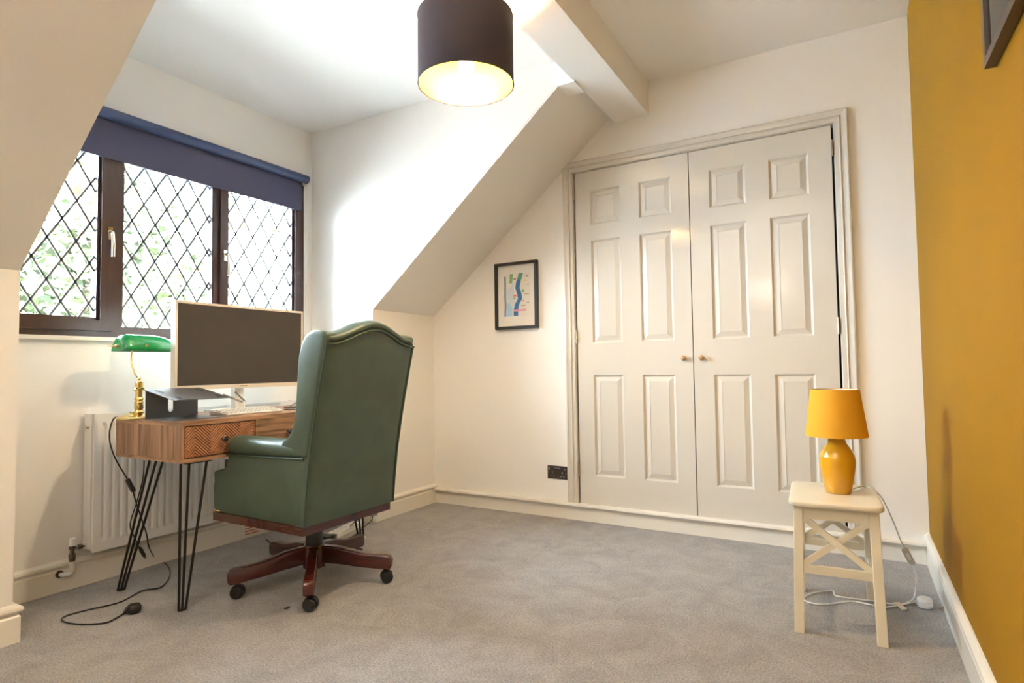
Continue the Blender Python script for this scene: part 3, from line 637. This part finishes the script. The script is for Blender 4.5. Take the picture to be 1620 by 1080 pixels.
# flex of the banker's lamp: behind the desk, down to the floor, ending in the plug
cord = [(BLx-0.075, BLy-0.02, DT+0.004), PX(180, 662, x=-2.795), PX(173, 690, x=-2.80), PX(181, 722, x=-2.80), PX(201, 757, x=-2.795), PX(209, 773, x=-2.79), PX(216, 797, x=-2.785), PX(231, 842, x=-2.78), PX(236, 866, x=-2.76)]
cord += [PX(u, v, z=0.005) for u, v in ((247, 884), (264, 893), (269, 909), (255, 928), (225, 934), (190, 952), (140, 964), (104, 974), (99, 982), (125, 987), (165, 985), (186, 976), (198, 968))]
fx = obj('flex', tube(cord, 0.003, 7, None, 6), BLACK, bk, 60)
a, b = PX(201, 757, x=-2.792), PX(212, 778, x=-2.788)
obj('inline_switch', tube([a, a.lerp(b, 0.1), a.lerp(b, 0.9), b], [0.005, 0.011, 0.011, 0.005], 8), BLACK, fx)
pp = PX(212, 962, z=0.018)
bm = lathe([(0.0, -0.016), (0.022, -0.016), (0.026, -0.008), (0.026, 0.006), (0.020, 0.016), (0.0, 0.018)], (0, 0, 0), 20)
bmesh.ops.translate(bm, verts=bm.verts, vec=pp)
tube([pp+Vector((-0.020, -0.012, 0)), PX(196, 970, z=0.008)], [0.010, 0.0045], 8, bm)
pg = obj('plug', bm, BLACK, fx, 40)
for dx, dy in ((0.0, 0.026), (0.012, 0.02), (-0.012, 0.02)): pass

# loose USB lead hanging behind the desk
us = thing('charging_cable', 'loose black charging cable dangling behind the desk leg', 'cable', (-2.70, 1.42, 0.2))
pts = [PX(228, 728, x=-2.70), PX(226, 757, x=-2.70), PX(216, 795, x=-2.71), PX(206, 828, x=-2.72), PX(211, 846, x=-2.72), PX(219, 862, x=-2.72)]
obj('lead', tube(pts, 0.0026, 7, None, 6), BLACK, us, 60)
a, b = PX(220, 864, x=-2.72), PX(229, 880, x=-2.72)
obj('connector', tube([a, a.lerp(b, 0.3), a.lerp(b, 0.85), b], [0.003, 0.008, 0.0075, 0.006], 8), BLACK, us)
obj('connector_tip', tube([b, b+(b-a).normalized()*0.010], 0.0045, 6), CHROME, us)

# ------------------------------------------------------------------ paper label and power strip under the desk
lb = thing('paper_label', 'white paper label with red print on the skirting under the desk', 'label', (-2.98, 2.2, 0.0))
obj('sheet', boxes((-2.9815, -2.9805, 2.123, 2.30, 0.003, 0.083)), PAPER, lb)
for k in range(4): obj('printed_line', boxes((-2.9805, -2.9802, 2.145, 2.235-0.01*(k % 2), 0.020+k*0.015, 0.026+k*0.015)), mat('red_print', (0.62, 0.16, 0.09), 0.8), lb)
ps = thing('power_strip', 'white power strip lying on the carpet below the desk', 'power strip', (-2.57, 2.50, 0))
bm = box(-0.030, 0.030, -0.13, 0.13, 0.002, 0.030, 0.006)
o = obj('strip_body', bm, WHITEP); o.parent = ps; o.rotation_euler = (0, 0, math.radians(14))
for k in range(3):
    q = obj('socket_face', box(-0.022, 0.022, -0.11+k*0.075, -0.055+k*0.075, 0.0295, 0.0315, 0.001), mat('pale_grey_plastic', (0.6, 0.6, 0.6), 0.4)); q.parent = o
ad = tag(obj('power_adapter', box(-2.58, -2.49, 2.295, 2.345, 0.001, 0.034, 0.004), BLACK), 'small black power adapter on the carpet beside the white power strip', 'adapter')
c1 = tag(obj('black_cable', tube([(-2.55, 2.30, 0.006), (-2.57, 2.22, 0.006), (-2.53, 2.12, 0.008), (-2.50, 2.02, 0.03), (-2.56, 1.96, 0.10)], 0.003, 7, None, 6), BLACK, None, 60), 'thin black cable trailing over the carpet from the power adapter', 'cable')
c2 = thing('grey_plug_cable', 'dark looped cable ending in a grey plug against the skirting', 'cable', (-2.5, 2.62, 0))
obj('lead', tube([(-2.530, 2.50, 0.040), (-2.54, 2.56, 0.060), (-2.555, 2.63, 0.075), (-2.535, 2.68, 0.06), (-2.52, 2.66, 0.035), (-2.50, 2.58, 0.02), (-2.48, 2.52, 0.006), (-2.44, 2.47, 0.005)], 0.003, 7, None, 6), BLACK, c2, 60)
obj('plug', tube([(-2.54, 2.672, 0.062), (-2.537, 2.69, 0.062), (-2.532, 2.720, 0.062)], [0.006, 0.011, 0.010], 8), mat('lilac_grey_plastic', (0.25, 0.22, 0.27), 0.5), c2)
tag(obj('white_cable', tube([(-2.43, 2.485, 0.004), (-2.39, 2.475, 0.005), (-2.365, 2.44, 0.005), (-2.365, 2.38, 0.005), (-2.39, 2.32, 0.005), (-2.43, 2.22, 0.005), (-2.50, 2.10, 0.005)], 0.003, 7, None, 6), WHITEP, None, 60), 'white cable curving over the carpet behind the chair base', 'cable')

# ------------------------------------------------------------------ wingback office chair (faces the desk)
ch = thing('office_chair', 'green leather wingback office chair with mahogany star base', 'chair', (-2.102, 1.859, 0))
CY = 1.820
def mir(bm):
    for v in bm.verts: v.co.y = 2*CY - v.co.y
    bmesh.ops.reverse_faces(bm, faces=bm.faces); return bm
def xback(z):
    P = ((0.30, -1.836), (0.45, -1.822), (0.58, -1.806), (0.75, -1.775), (0.92, -1.738), (1.08, -1.700), (1.2, -1.672))
    for (a, xa), (b, xb) in zip(P, P[1:]):
        if z <= b: return xa+(xb-xa)*(z-a)/(b-a)
    return P[-1][1]
def ytop(y):                                         # serpentine crown
    s = abs(y-CY)/0.25
    return 1.048 + 0.062*(0.5+0.5*math.cos(PI*min(1, s*1.05)))
obj('seat_frame', box(-2.402, -1.842, 1.574, 2.066, 0.303, 0.338, 0.004), MAHOG, ch)
for s in (0, 1):
    f = mir if s else (lambda b: b)
    obj('side_panel', f(prism([(-1.850, 0.338), (-2.386, 0.338), (-2.396, 0.36), (-2.399, 0.44), (-2.393, 0.47), (-2.397, 0.510), (-2.360, 0.519), (-2.318, 0.530), (-2.302, 0.552), (-2.298, 0.596), (-1.822, 0.603)], 'y', 1.570, 1.640, 0.010, 3)), LEATHER, ch, 50)
    rings = []
    for x, k in ((-2.297, 0.45), (-2.294, 0.72), (-2.286, 0.90), (-2.265, 1.0), (-2.20, 1.0), (-2.05, 0.97), (-1.96, 0.96), (-1.90, 0.90), (-1.86, 0.80)):
        zc = 0.626 + (max(0, k-1)*0.15)
        rings.append([(x, 1.604+0.050*min(k, 1)*math.cos(a), zc+0.043*k*math.sin(a)) for a in [2*PI*j/20 for j in range(20)]])
    obj('armrest', f(loft(rings)), LEATHER, ch, 60)
    obj('arm_seam', f(tube([(-2.298, 1.566, 0.588), (-2.05, 1.565, 0.592), (-1.83, 1.566, 0.599)], 0.004, 8)), LEATHD, ch, 60)
    wing = [(-1.812, 0.600), (-1.925, 0.603), (-1.965, 0.640), (-1.952, 0.662), (-1.925, 0.676), (-1.904, 0.698), (-1.888, 0.735), (-1.877, 0.80), (-1.870, 0.90), (-1.862, 0.99), (-1.846, 1.045), (-1.818, 1.080), (-1.780, 1.092), (-1.735, 1.088), (-1.700, 1.078), (-1.738, 0.92), (-1.775, 0.75)]
    obj('wing', f(prism(wing, 'y', 1.562, 1.630, 0.016, 4)), LEATHER, ch, 60)
obj('front_apron', box(-2.396, -2.30, 1.62, 2.02, 0.338, 0.478, 0.018, 3), LEATHER, ch, 60)
obj('seat_cushion', box(-2.405, -1.87, 1.630, 2.010, 0.462, 0.552, 0.032, 4), LEATHER, ch, 60)
N, Mz = 24, 20
def backgrid(off, pil, y0, y1, z0):
    rows = []
    for j in range(Mz+1):
        row = []
        for i in range(N+1):
            y = y0+(y1-y0)*i/N; z = z0+(ytop(y)-z0)*j/Mz
            e = min(1, min(i, N-i)/2.0)*min(1, min(j, Mz-j)/2.0+0.0)
            row.append((xback(z)+off+pil*math.sqrt(max(0, e)), y, z))
        rows.append(row)
    return rows
bk_, fr_ = backgrid(0.0, 0.007, 1.568, 2.072, 0.338), backgrid(-0.075, -0.02, 1.575, 2.065, 0.338)
bm = bmesh.new()
VB = [[bm.verts.new(p) for p in r] for r in bk_]; VF = [[bm.verts.new(p) for p in r] for r in fr_]
for j in range(Mz):
    for i in range(N):
        bm.faces.new((VB[j][i], VB[j][i+1], VB[j+1][i+1], VB[j+1][i])); bm.faces.new((VF[j][i+1], VF[j][i], VF[j+1][i], VF[j+1][i+1]))
    bm.faces.new((VF[j][0], VB[j][0], VB[j+1][0], VF[j+1][0])); bm.faces.new((VB[j][N], VF[j][N], VF[j+1][N], VB[j+1][N]))
for i in range(N):
    bm.faces.new((VB[Mz][i], VB[Mz][i+1], VF[Mz][i+1], VF[Mz][i])); bm.faces.new((VF[0][i], VF[0][i+1], VB[0][i+1], VB[0][i]))
bmesh.ops.recalc_face_normals(bm, faces=bm.faces)
obj('backrest', bm, LEATHER, ch, 50)
rings = []
for i in range(41):                                   # padded top roll with soft pleats
    t = i/40; y = 1.566+(2.074-1.566)*t; zt = ytop(y); k = min(1, 0.35+min(t, 1-t)*14)*(1+0.04*math.cos(t*PI*12))
    rings.append([(xback(zt)-0.040+0.050*math.cos(a)*min(1, k+0.2), y, zt+0.010+0.022*k*math.sin(a)) for a in [2*PI*j/16 for j in range(16)]])
obj('top_roll', loft(rings), LEATHER, ch, 60)
obj('inner_back', loft([[(xback(z)-0.085-0.03*math.sin(PI*t), y, z) for z, t in ((0.54, 0), (0.65, 0.3), (0.8, 0.5), (0.95, 0.7), (1.05, 1))]+[(xback(z)-0.05, y, z) for z in (1.05, 0.8, 0.54)] for y in (1.63, 1.72, 1.82, 1.92, 2.01)]), LEATHER, ch, 60)
for y in (1.569, 2.071):
    obj('piping', tube([(xback(z)+0.003, y, z) for z in [0.34+0.70*k/14 for k in range(15)]], 0.0045, 8), LEATHD, ch, 60)
obj('piping', tube([(xback(1.588-y)+0.003 if False else xback(ytop(y)-0.012)+0.007, y, ytop(y)-0.012) for y in [1.568+0.504*k/30 for k in range(31)]], 0.0045, 8), LEATHD, ch, 60)
for k in range(4):
    obj('upholstery_nail', lathe([(0.0, -0.004), (0.003, -0.0032), (0.0042, 0.0), (0, 0.0005)], (-2.382+k*0.010, 1.5705, 0.347), 8, 'y'), BRASS, ch, 60)
obj('tilt_mechanism', box(-2.20, -2.00, 1.79, 1.93, 0.268, 0.303, 0.006), BLACKM, ch)
obj('gas_column', lathe([(0.0, 0.165), (0.037, 0.165), (0.037, 0.27), (0.030, 0.285), (0.0, 0.285)], (-2.102, 1.859, 0), 24), BLACK, ch, 40)
obj('hub', lathe([(0.0, 0.070), (0.048, 0.070), (0.050, 0.15), (0.042, 0.168), (0.0, 0.170)], (-2.102, 1.859, 0), 20), MAHOG, ch, 40)
C0 = Vector((-2.102, 1.859, 0))
for k in range(5):
    ang = math.radians(-45+72*k); M = Matrix.Translation(C0) @ Matrix.Rotation(ang, 4, 'Z')
    prof = [(0.03, 0.090), (0.12, 0.083), (0.22, 0.070), (0.338, 0.060), (0.350, 0.066), (0.352, 0.100), (0.344, 0.117), (0.325, 0.124), (0.27, 0.126), (0.22, 0.131), (0.17, 0.143), (0.12, 0.156), (0.03, 0.164)]
    bm = prism(prof, 'y', -0.021, 0.021, 0.006, 3); bmesh.ops.transform(bm, matrix=M, verts=bm.verts)
    lg = obj('star_leg', bm, MAHOG, ch, 40)
    sw = Matrix.Translation(M @ Vector((0.318, 0, 0))) @ Matrix.Rotation([0.3, 0.9, 2.2, 1.5, 0.6][k], 4, 'Z')
    bm = bmesh.new()
    for s in (-1, 1):
        lathe([(0.0, s*0.004), (0.024, s*0.004), (0.0262, s*0.008), (0.0262, s*0.019), (0.022, s*0.024), (0.0, s*0.0245)], (0.008, 0, 0.0262), 20, 'y', bm)
    lathe([(0.0, 0.0262), (0.006, 0.0262), (0.006, 0.064), (0.0, 0.064)], (0, 0, 0), 10, 'z', bm)
    bmesh.ops.transform(bm, matrix=sw, verts=bm.verts)
    cs = obj('caster', bm, BLACK, lg, 40)
    bm = loft([[(0.008+0.029*math.cos(a), y, 0.0262+0.029*math.sin(a)) for a in [math.radians(20+14*j) for j in range(11)]] for y in (-0.005, 0.005)], caps=True)
    bmesh.ops.transform(bm, matrix=sw, verts=bm.verts)
    obj('caster_hood', bm, BLACK, lg, 40)

# ------------------------------------------------------------------ stool
SL = thing('stool', 'cream wooden stool with crossed braces beside the mustard wall', 'stool', (-0.08, 2.54, 0))
SCX, SCY, SROT = -0.079, 2.545, math.radians(3.0)
SM = Matrix.Translation((SCX, SCY, 0)) @ Matrix.Rotation(SROT, 4, 'Z')
def sobj(name, bm, m=CREAMST, sm=None):
    bmesh.ops.transform(bm, matrix=SM, verts=bm.verts); return obj(name, bm, m, SL, sm)
ST, HW, HD = 0.452, 0.148, 0.200
def rrect(hw, hd, r, n=6):
    out = []
    for cx, cy, a0 in ((hw-r, hd-r, 0), (-hw+r, hd-r, 90), (-hw+r, -hd+r, 180), (hw-r, -hd+r, 270)):
        out += [(cx+r*math.cos(math.radians(a0+90*k/n)), cy+r*math.sin(math.radians(a0+90*k/n))) for k in range(n+1)]
    return out
sobj('seat', prism(rrect(HW, HD, 0.03), 'z', ST-0.022, ST, 0.008, 3), CREAMST, 40)
def leg(sx, sy):
    top = Vector((sx*0.117, sy*0.158, ST-0.022)); bot = Vector((sx*0.124, sy*0.212, 0)); w, d = 0.0155, 0.0155
    rings = [[(p.x-w, p.y-d, p.z), (p.x+w, p.y-d, p.z), (p.x+w, p.y+d, p.z), (p.x-w, p.y+d, p.z)] for p in (bot, top)]
    bm = loft(rings); bevel(bm, 0.002, 1); sobj('leg', bm)
for sx in (-1, 1):
    for sy in (-1, 1): leg(sx, sy)
yl = lambda z, sy: sy*(0.212-(0.212-0.158)*z/0.43)
for sy in (-1, 1):
    ya = yl(0.40, sy)
    sobj('apron', prism([(-0.102, 0.385), (0.102, 0.385), (0.102, 0.43), (-0.102, 0.43)], 'y', ya-0.009, ya+0.009))
    yb_ = yl(0.215, sy)
    sobj('stretcher', prism([(-0.108, 0.200), (0.108, 0.200), (0.108, 0.228), (-0.108, 0.228)], 'y', yb_-0.009, yb_+0.009))
    for s in (1, -1):
        a, b = Vector((-s*0.106, yl(0.225, sy), 0.228)), Vector((s*0.100, yl(0.39, sy), 0.387))
        d = (b-a).normalized(); n = d.cross(Vector((0, 1, 0))).normalized()*0.0105; w = Vector((0, 0.007-0.001*s, 0))
        sobj('cross_brace', loft([[p+n+w, p-n+w, p-n-w, p+n-w] for p in (a, b)]))
for sx in (-1, 1):
    sobj('side_apron', boxes((sx*0.117-0.009, sx*0.117+0.009, -0.150, 0.150, 0.385, 0.43)))
    sobj('side_stretcher', boxes((sx*0.121-0.009, sx*0.121+0.009, -0.180, 0.180, 0.150, 0.178)))

# ------------------------------------------------------------------ mustard table lamp
LC = Vector((-0.062, 2.555, ST))
tl = thing('table_lamp', 'mustard yellow ceramic table lamp with matching shade on the stool', 'lamp', LC)
obj('lamp_base', lathe([(0.0, 0), (0.040, 0.0), (0.043, 0.003), (0.046, 0.015), (0.054, 0.060), (0.0605, 0.100), (0.0615, 0.122), (0.058, 0.142), (0.046, 0.166), (0.034, 0.184), (0.028, 0.202), (0.026, 0.222), (0.026, 0.232), (0, 0.232)], LC, 40), MUSTC, tl, 50)
obj('felt_pad', lathe([(0.0, 0.0), (0.041, 0.0), (0.0415, 0.002), (0, 0.002)], LC, 24), mat('dark_felt', (0.04, 0.02, 0.01), 0.9), tl)
s0, s1 = 0.212, 0.388
obj('lamp_shade', lathe([(0.106, s0), (0.0825, s1), (0.081, s1), (0.1045, s0)], LC, 48, cap=False), MUSTF, tl, 40)
obj('shade_lining', lathe([(0.1040, s0+0.001), (0.0806, s1-0.001), (0.0800, s1-0.001), (0.1034, s0+0.001)], LC, 48, cap=False), mat('cream_lining', (0.8, 0.7, 0.55), 0.8), tl, 40)
bm = bmesh.new()
for a in range(3):
    c, s = math.cos(a*2*PI/3+1.4), math.sin(a*2*PI/3+1.4)
    tube([LC+Vector((0.014*c, 0.014*s, 0.30)), LC+Vector((0.0815*c, 0.0815*s, s1-0.006))], 0.0016, 6, bm)
obj('shade_carrier', bm, WHITEP, tl)
obj('bulb', lathe([(0.0, 0.36), (0.012, 0.355), (0.024, 0.335), (0.026, 0.318), (0.018, 0.292), (0.013, 0.27), (0.013, 0.232), (0, 0.232)], LC, 16), WHITEP, tl, 60)
cord = [LC+Vector((0.040, 0.020, 0.010)), PX(1365, 769, z=ST+0.004), PX(1382, 775, y=2.70), PX(1396, 789, y=2.75), PX(1411, 820, y=2.79), PX(1428, 862, y=2.82), PX(1437, 880, y=2.83), PX(1446, 894, y=2.84), PX(1450, 915, y=2.85), PX(1448, 938, y=2.86)]
cord += [PX(u, v, z=0.005) for u, v in ((1443, 949), (1425, 956), (1400, 960), (1370, 955), (1345, 951), (1300, 956), (1276, 951), (1273, 944), (1290, 937), (1316, 934), (1322, 942), (1345, 946), (1385, 951), (1420, 956), (1440, 954), (1450, 951))]
fx = obj('flex', tube(cord, 0.0027, 7, None, 6), WHITEP, tl, 60)
a, b = PX(1430, 866, y=2.822), PX(1444, 892, y=2.838)
d = (b-a).normalized(); n = d.cross(Vector((0, 1, 0))).normalized()*0.012; w = Vector((0, 0.010, 0))
bm = loft([[p+n*k+w*k, p-n*k+w*k, p-n*k-w*k, p+n*k-w*k] for p, k in ((a, 0.8), (a.lerp(b, 0.1), 1), (a.lerp(b, 0.9), 1), (b, 0.8))])
isw = obj('inline_switch', bm, mat('clear_grey_plastic', (0.62, 0.58, 0.52), 0.3), fx)
mid = a.lerp(b, 0.5); obj('rocker', loft([[p+n*0.45-w*0.98, p-n*0.45-w*0.98, p-n*0.45-w*1.25, p+n*0.45-w*1.25] for p in (a.lerp(b, 0.3), a.lerp(b, 0.7))]), WHITEP, fx)
pp = PX(1463, 951, z=0.022)
bm = lathe([(0.0, -0.020), (0.024, -0.020), (0.026, -0.014), (0.026, -0.006), (0.023, -0.004), (0.026, -0.002), (0.026, 0.008), (0.021, 0.014), (0.0, 0.015)], pp, 24)
tube([pp+Vector((-0.022, -0.008, -0.004)), PX(1449, 951, z=0.008)], [0.010, 0.005], 8, bm)
obj('plug', bm, WHITEP, fx, 40)
q = [PX(1413, 954, z=0.004), PX(1423, 954, z=0.004), PX(1435, 966, z=0.002), PX(1427, 967, z=0.002)]
obj('care_tag', prism([(p.x, p.y) for p in q], 'z', 0.008, 0.009), mat('buff_tag', (0.78, 0.66, 0.54), 0.8), fx)

# ------------------------------------------------------------------ wall socket
so = thing('wall_socket', 'dark nickel double wall socket beside the wardrobe', 'socket', (-1.624, YB, 0.278))
SX0, SX1, SZ0, SZ1 = -1.692, -1.557, 0.237, 0.318
pf = YB-0.006
obj('face_plate', box(SX0, SX1, pf, YB, SZ0, SZ1, 0.002), NICKEL, so)
for s, cx in ((-1, SX0+0.033), (1, SX1-0.033)):
    obj('rocker_switch', box(cx+s*0.020-0.006, cx+s*0.020+0.006, pf-0.004, pf, SZ1-0.026, SZ1-0.006, 0.0015), CHROME, so)
    sl = boxes((cx-0.003, cx+0.003, pf-0.0006, pf, SZ0+0.034, SZ0+0.046), (cx-0.014, cx-0.006, pf-0.0006, pf, SZ0+0.014, SZ0+0.019), (cx+0.006, cx+0.014, pf-0.0006, pf, SZ0+0.014, SZ0+0.019))
    obj('pin_slots', sl, mat('grey_socket_insert', (0.35, 0.35, 0.36), 0.4), so)
for x in (SX0+0.008, SX1-0.008): obj('screw', lathe([(0.0, -0.0015), (0.003, -0.001), (0.003, 0.0)], (x, pf, (SZ0+SZ1)/2), 8, 'y'), CHROME, so)
obj('maker_mark', boxes((-1.642, -1.606, pf-0.0004, pf, SZ1-0.014, SZ1-0.012), (-1.642, -1.640, pf-0.0004, pf, SZ1-0.014, SZ1-0.006), (-1.608, -1.606, pf-0.0004, pf, SZ1-0.014, SZ1-0.006)), MATS['grey_socket_insert'], so)

# ------------------------------------------------------------------ small framed print
pc = thing('framed_print', 'small black framed map-like print on the cream wall', 'picture', (-1.90, YB, 1.19))
PX0, PX1, PZ0, PZ1 = -2.055, -1.738, 1.190, 1.630; fd = 0.030; fw = 0.018
yf = YB-fd
for b in ((PX0, PX1, PZ0, PZ0+fw), (PX0, PX1, PZ1-fw, PZ1), (PX0, PX0+fw, PZ0+fw, PZ1-fw), (PX1-fw, PX1, PZ0+fw, PZ1-fw)):
    obj('frame_rail', box(b[0], b[1], yf, YB-0.001, b[2], b[3], 0.001), PICBLK, pc)
mt = obj('mount', boxes((PX0+fw, PX1-fw, YB-0.012, YB-0.006, PZ0+fw, PZ1-fw)), MATW, pc)
ax0, ax1, az0, az1 = PX0+0.062, PX1-0.062, PZ0+0.085, PZ1-0.075
pr = obj('print', boxes((ax0, ax1, YB-0.0126, YB-0.012, az0, az1)), mat('print_paper', (0.86, 0.83, 0.76), 0.8), mt)
def patch(poly, name, col):
    poly = [(ax0+(ax1-ax0)*u, az0+(az1-az0)*v) for u, v in poly]
    patch.k = getattr(patch, 'k', 0)+1
    obj('printed_shape', prism(poly, 'y', YB-0.0127-0.00003*patch.k, YB-0.0126), mat(name, col, 0.8), pr)
def ribbon(cl, w): return [(u-w/2, v) for u, v in cl]+[(u+w/2, v) for u, v in cl[::-1]]
patch([(0.0, 0.0), (0.40, 0.0), (0.42, 0.35), (0.38, 0.78), (0.25, 0.70), (0.08, 0.58), (0.06, 0.3)], 'print_pale', (0.74, 0.78, 0.82))
patch(ribbon([(0.04, 0.0), (0.07, 0.25), (0.05, 0.5), (0.06, 0.75), (0.05, 0.95)], 0.07), 'print_slate', (0.20, 0.28, 0.45))
patch([(0.08, 0.0), (0.30, 0.0), (0.33, 0.18), (0.22, 0.33), (0.14, 0.30)], 'print_sky', (0.45, 0.68, 0.85))
patch(ribbon([(0.47, 0.0), (0.47, 0.14), (0.52, 0.28), (0.64, 0.40), (0.60, 0.55), (0.54, 0.66), (0.58, 0.80), (0.66, 0.95), (0.68, 1.0)], 0.17), 'print_blue', (0.06, 0.20, 0.50))
patch(ribbon([(0.60, 0.84), (0.66, 0.95), (0.68, 1.0)], 0.16), 'print_teal', (0.10, 0.40, 0.28))
patch(ribbon([(0.28, 0.78), (0.30, 0.9), (0.31, 1.0)], 0.12), 'print_green', (0.25, 0.50, 0.22))
for u, v, a, b, nm, c in ((0.44, 0.87, 0.10, 0.05, 'print_mauve', (0.55, 0.25, 0.42)), (0.44, 0.48, 0.11, 0.04, 'print_red', (0.68, 0.14, 0.10)), (0.62, 0.13, 0.50, 0.045, 'print_pink', (0.85, 0.40, 0.52)),
      (0.86, 0.82, 0.12, 0.03, 'print_yellow', (0.82, 0.70, 0.20)), (0.76, 0.58, 0.09, 0.07, 'print_green', None), (0.92, 0.92, 0.10, 0.05, 'print_grey', (0.45, 0.43, 0.40)), (0.90, 0.50, 0.16, 0.02, 'print_tan', (0.62, 0.40, 0.25)),
      (0.76, 0.35, 0.06, 0.03, 'print_orange', (0.80, 0.36, 0.14)), (0.94, 0.30, 0.10, 0.025, 'print_grey', None), (0.76, 0.24, 0.16, 0.03, 'print_tan', None), (0.42, 0.42, 0.08, 0.03, 'print_green', None), (0.95, 0.72, 0.08, 0.02, 'print_grey', None)):
    patch([(u-a/2, v-b/2), (u+a/2, v-b/2), (u+a/2, v+b/2), (u-a/2, v+b/2)], nm, c or (0, 0, 0))
gl = obj('glazing', boxes((PX0+fw, PX1-fw, YB-0.0185, YB-0.0165, PZ0+fw, PZ1-fw)), PICGLASS, pc)

# ------------------------------------------------------------------ picture on the mustard wall
p2 = thing('framed_picture', 'brown framed pale picture hanging on the mustard wall', 'picture', (XR, 1.28, 1.56))
QY0, QY1, QZ0, QZ1 = 0.98, 1.563, 1.556, 2.16; xf = XR-0.022; fw = 0.020
for b in ((QY0, QY1, QZ0, QZ0+fw), (QY0, QY1, QZ1-fw, QZ1), (QY0, QY0+fw, QZ0+fw, QZ1-fw), (QY1-fw, QY1, QZ0+fw, QZ1-fw)):
    obj('frame_rail', box(xf, XR-0.001, b[0], b[1], b[2], b[3], 0.001), PICBRN, p2)
m2 = obj('mount', boxes((XR-0.012, XR-0.006, QY0+fw, QY1-fw, QZ0+fw, QZ1-fw)), mat('pale_grey_mount', (0.62, 0.62, 0.62), 0.8), p2)
obj('print', boxes((XR-0.0126, XR-0.012, QY0+0.10, QY1-0.10, QZ0+0.10, QZ1-0.10)), mat('soft_grey_print', (0.42, 0.44, 0.46), 0.8, noise=(9, 0.3)), m2)
obj('glazing', boxes((XR-0.0165, XR-0.015, QY0+fw, QY1-fw, QZ0+fw, QZ1-fw)), PICGLASS, p2)

# a fallen leaf-like scrap on the carpet by the chair
sc = tag(obj('carpet_scrap', prism([(PX(449, 963, z=0).x, PX(449, 963, z=0).y), (PX(456, 960, z=0).x, PX(456, 960, z=0).y), (PX(459, 960, z=0).x, PX(459, 960, z=0).y), (PX(453, 964, z=0).x, PX(453, 964, z=0).y)], 'z', 0.001, 0.003), BLACK), 'tiny dark scrap lying on the carpet by the chair', 'scrap')
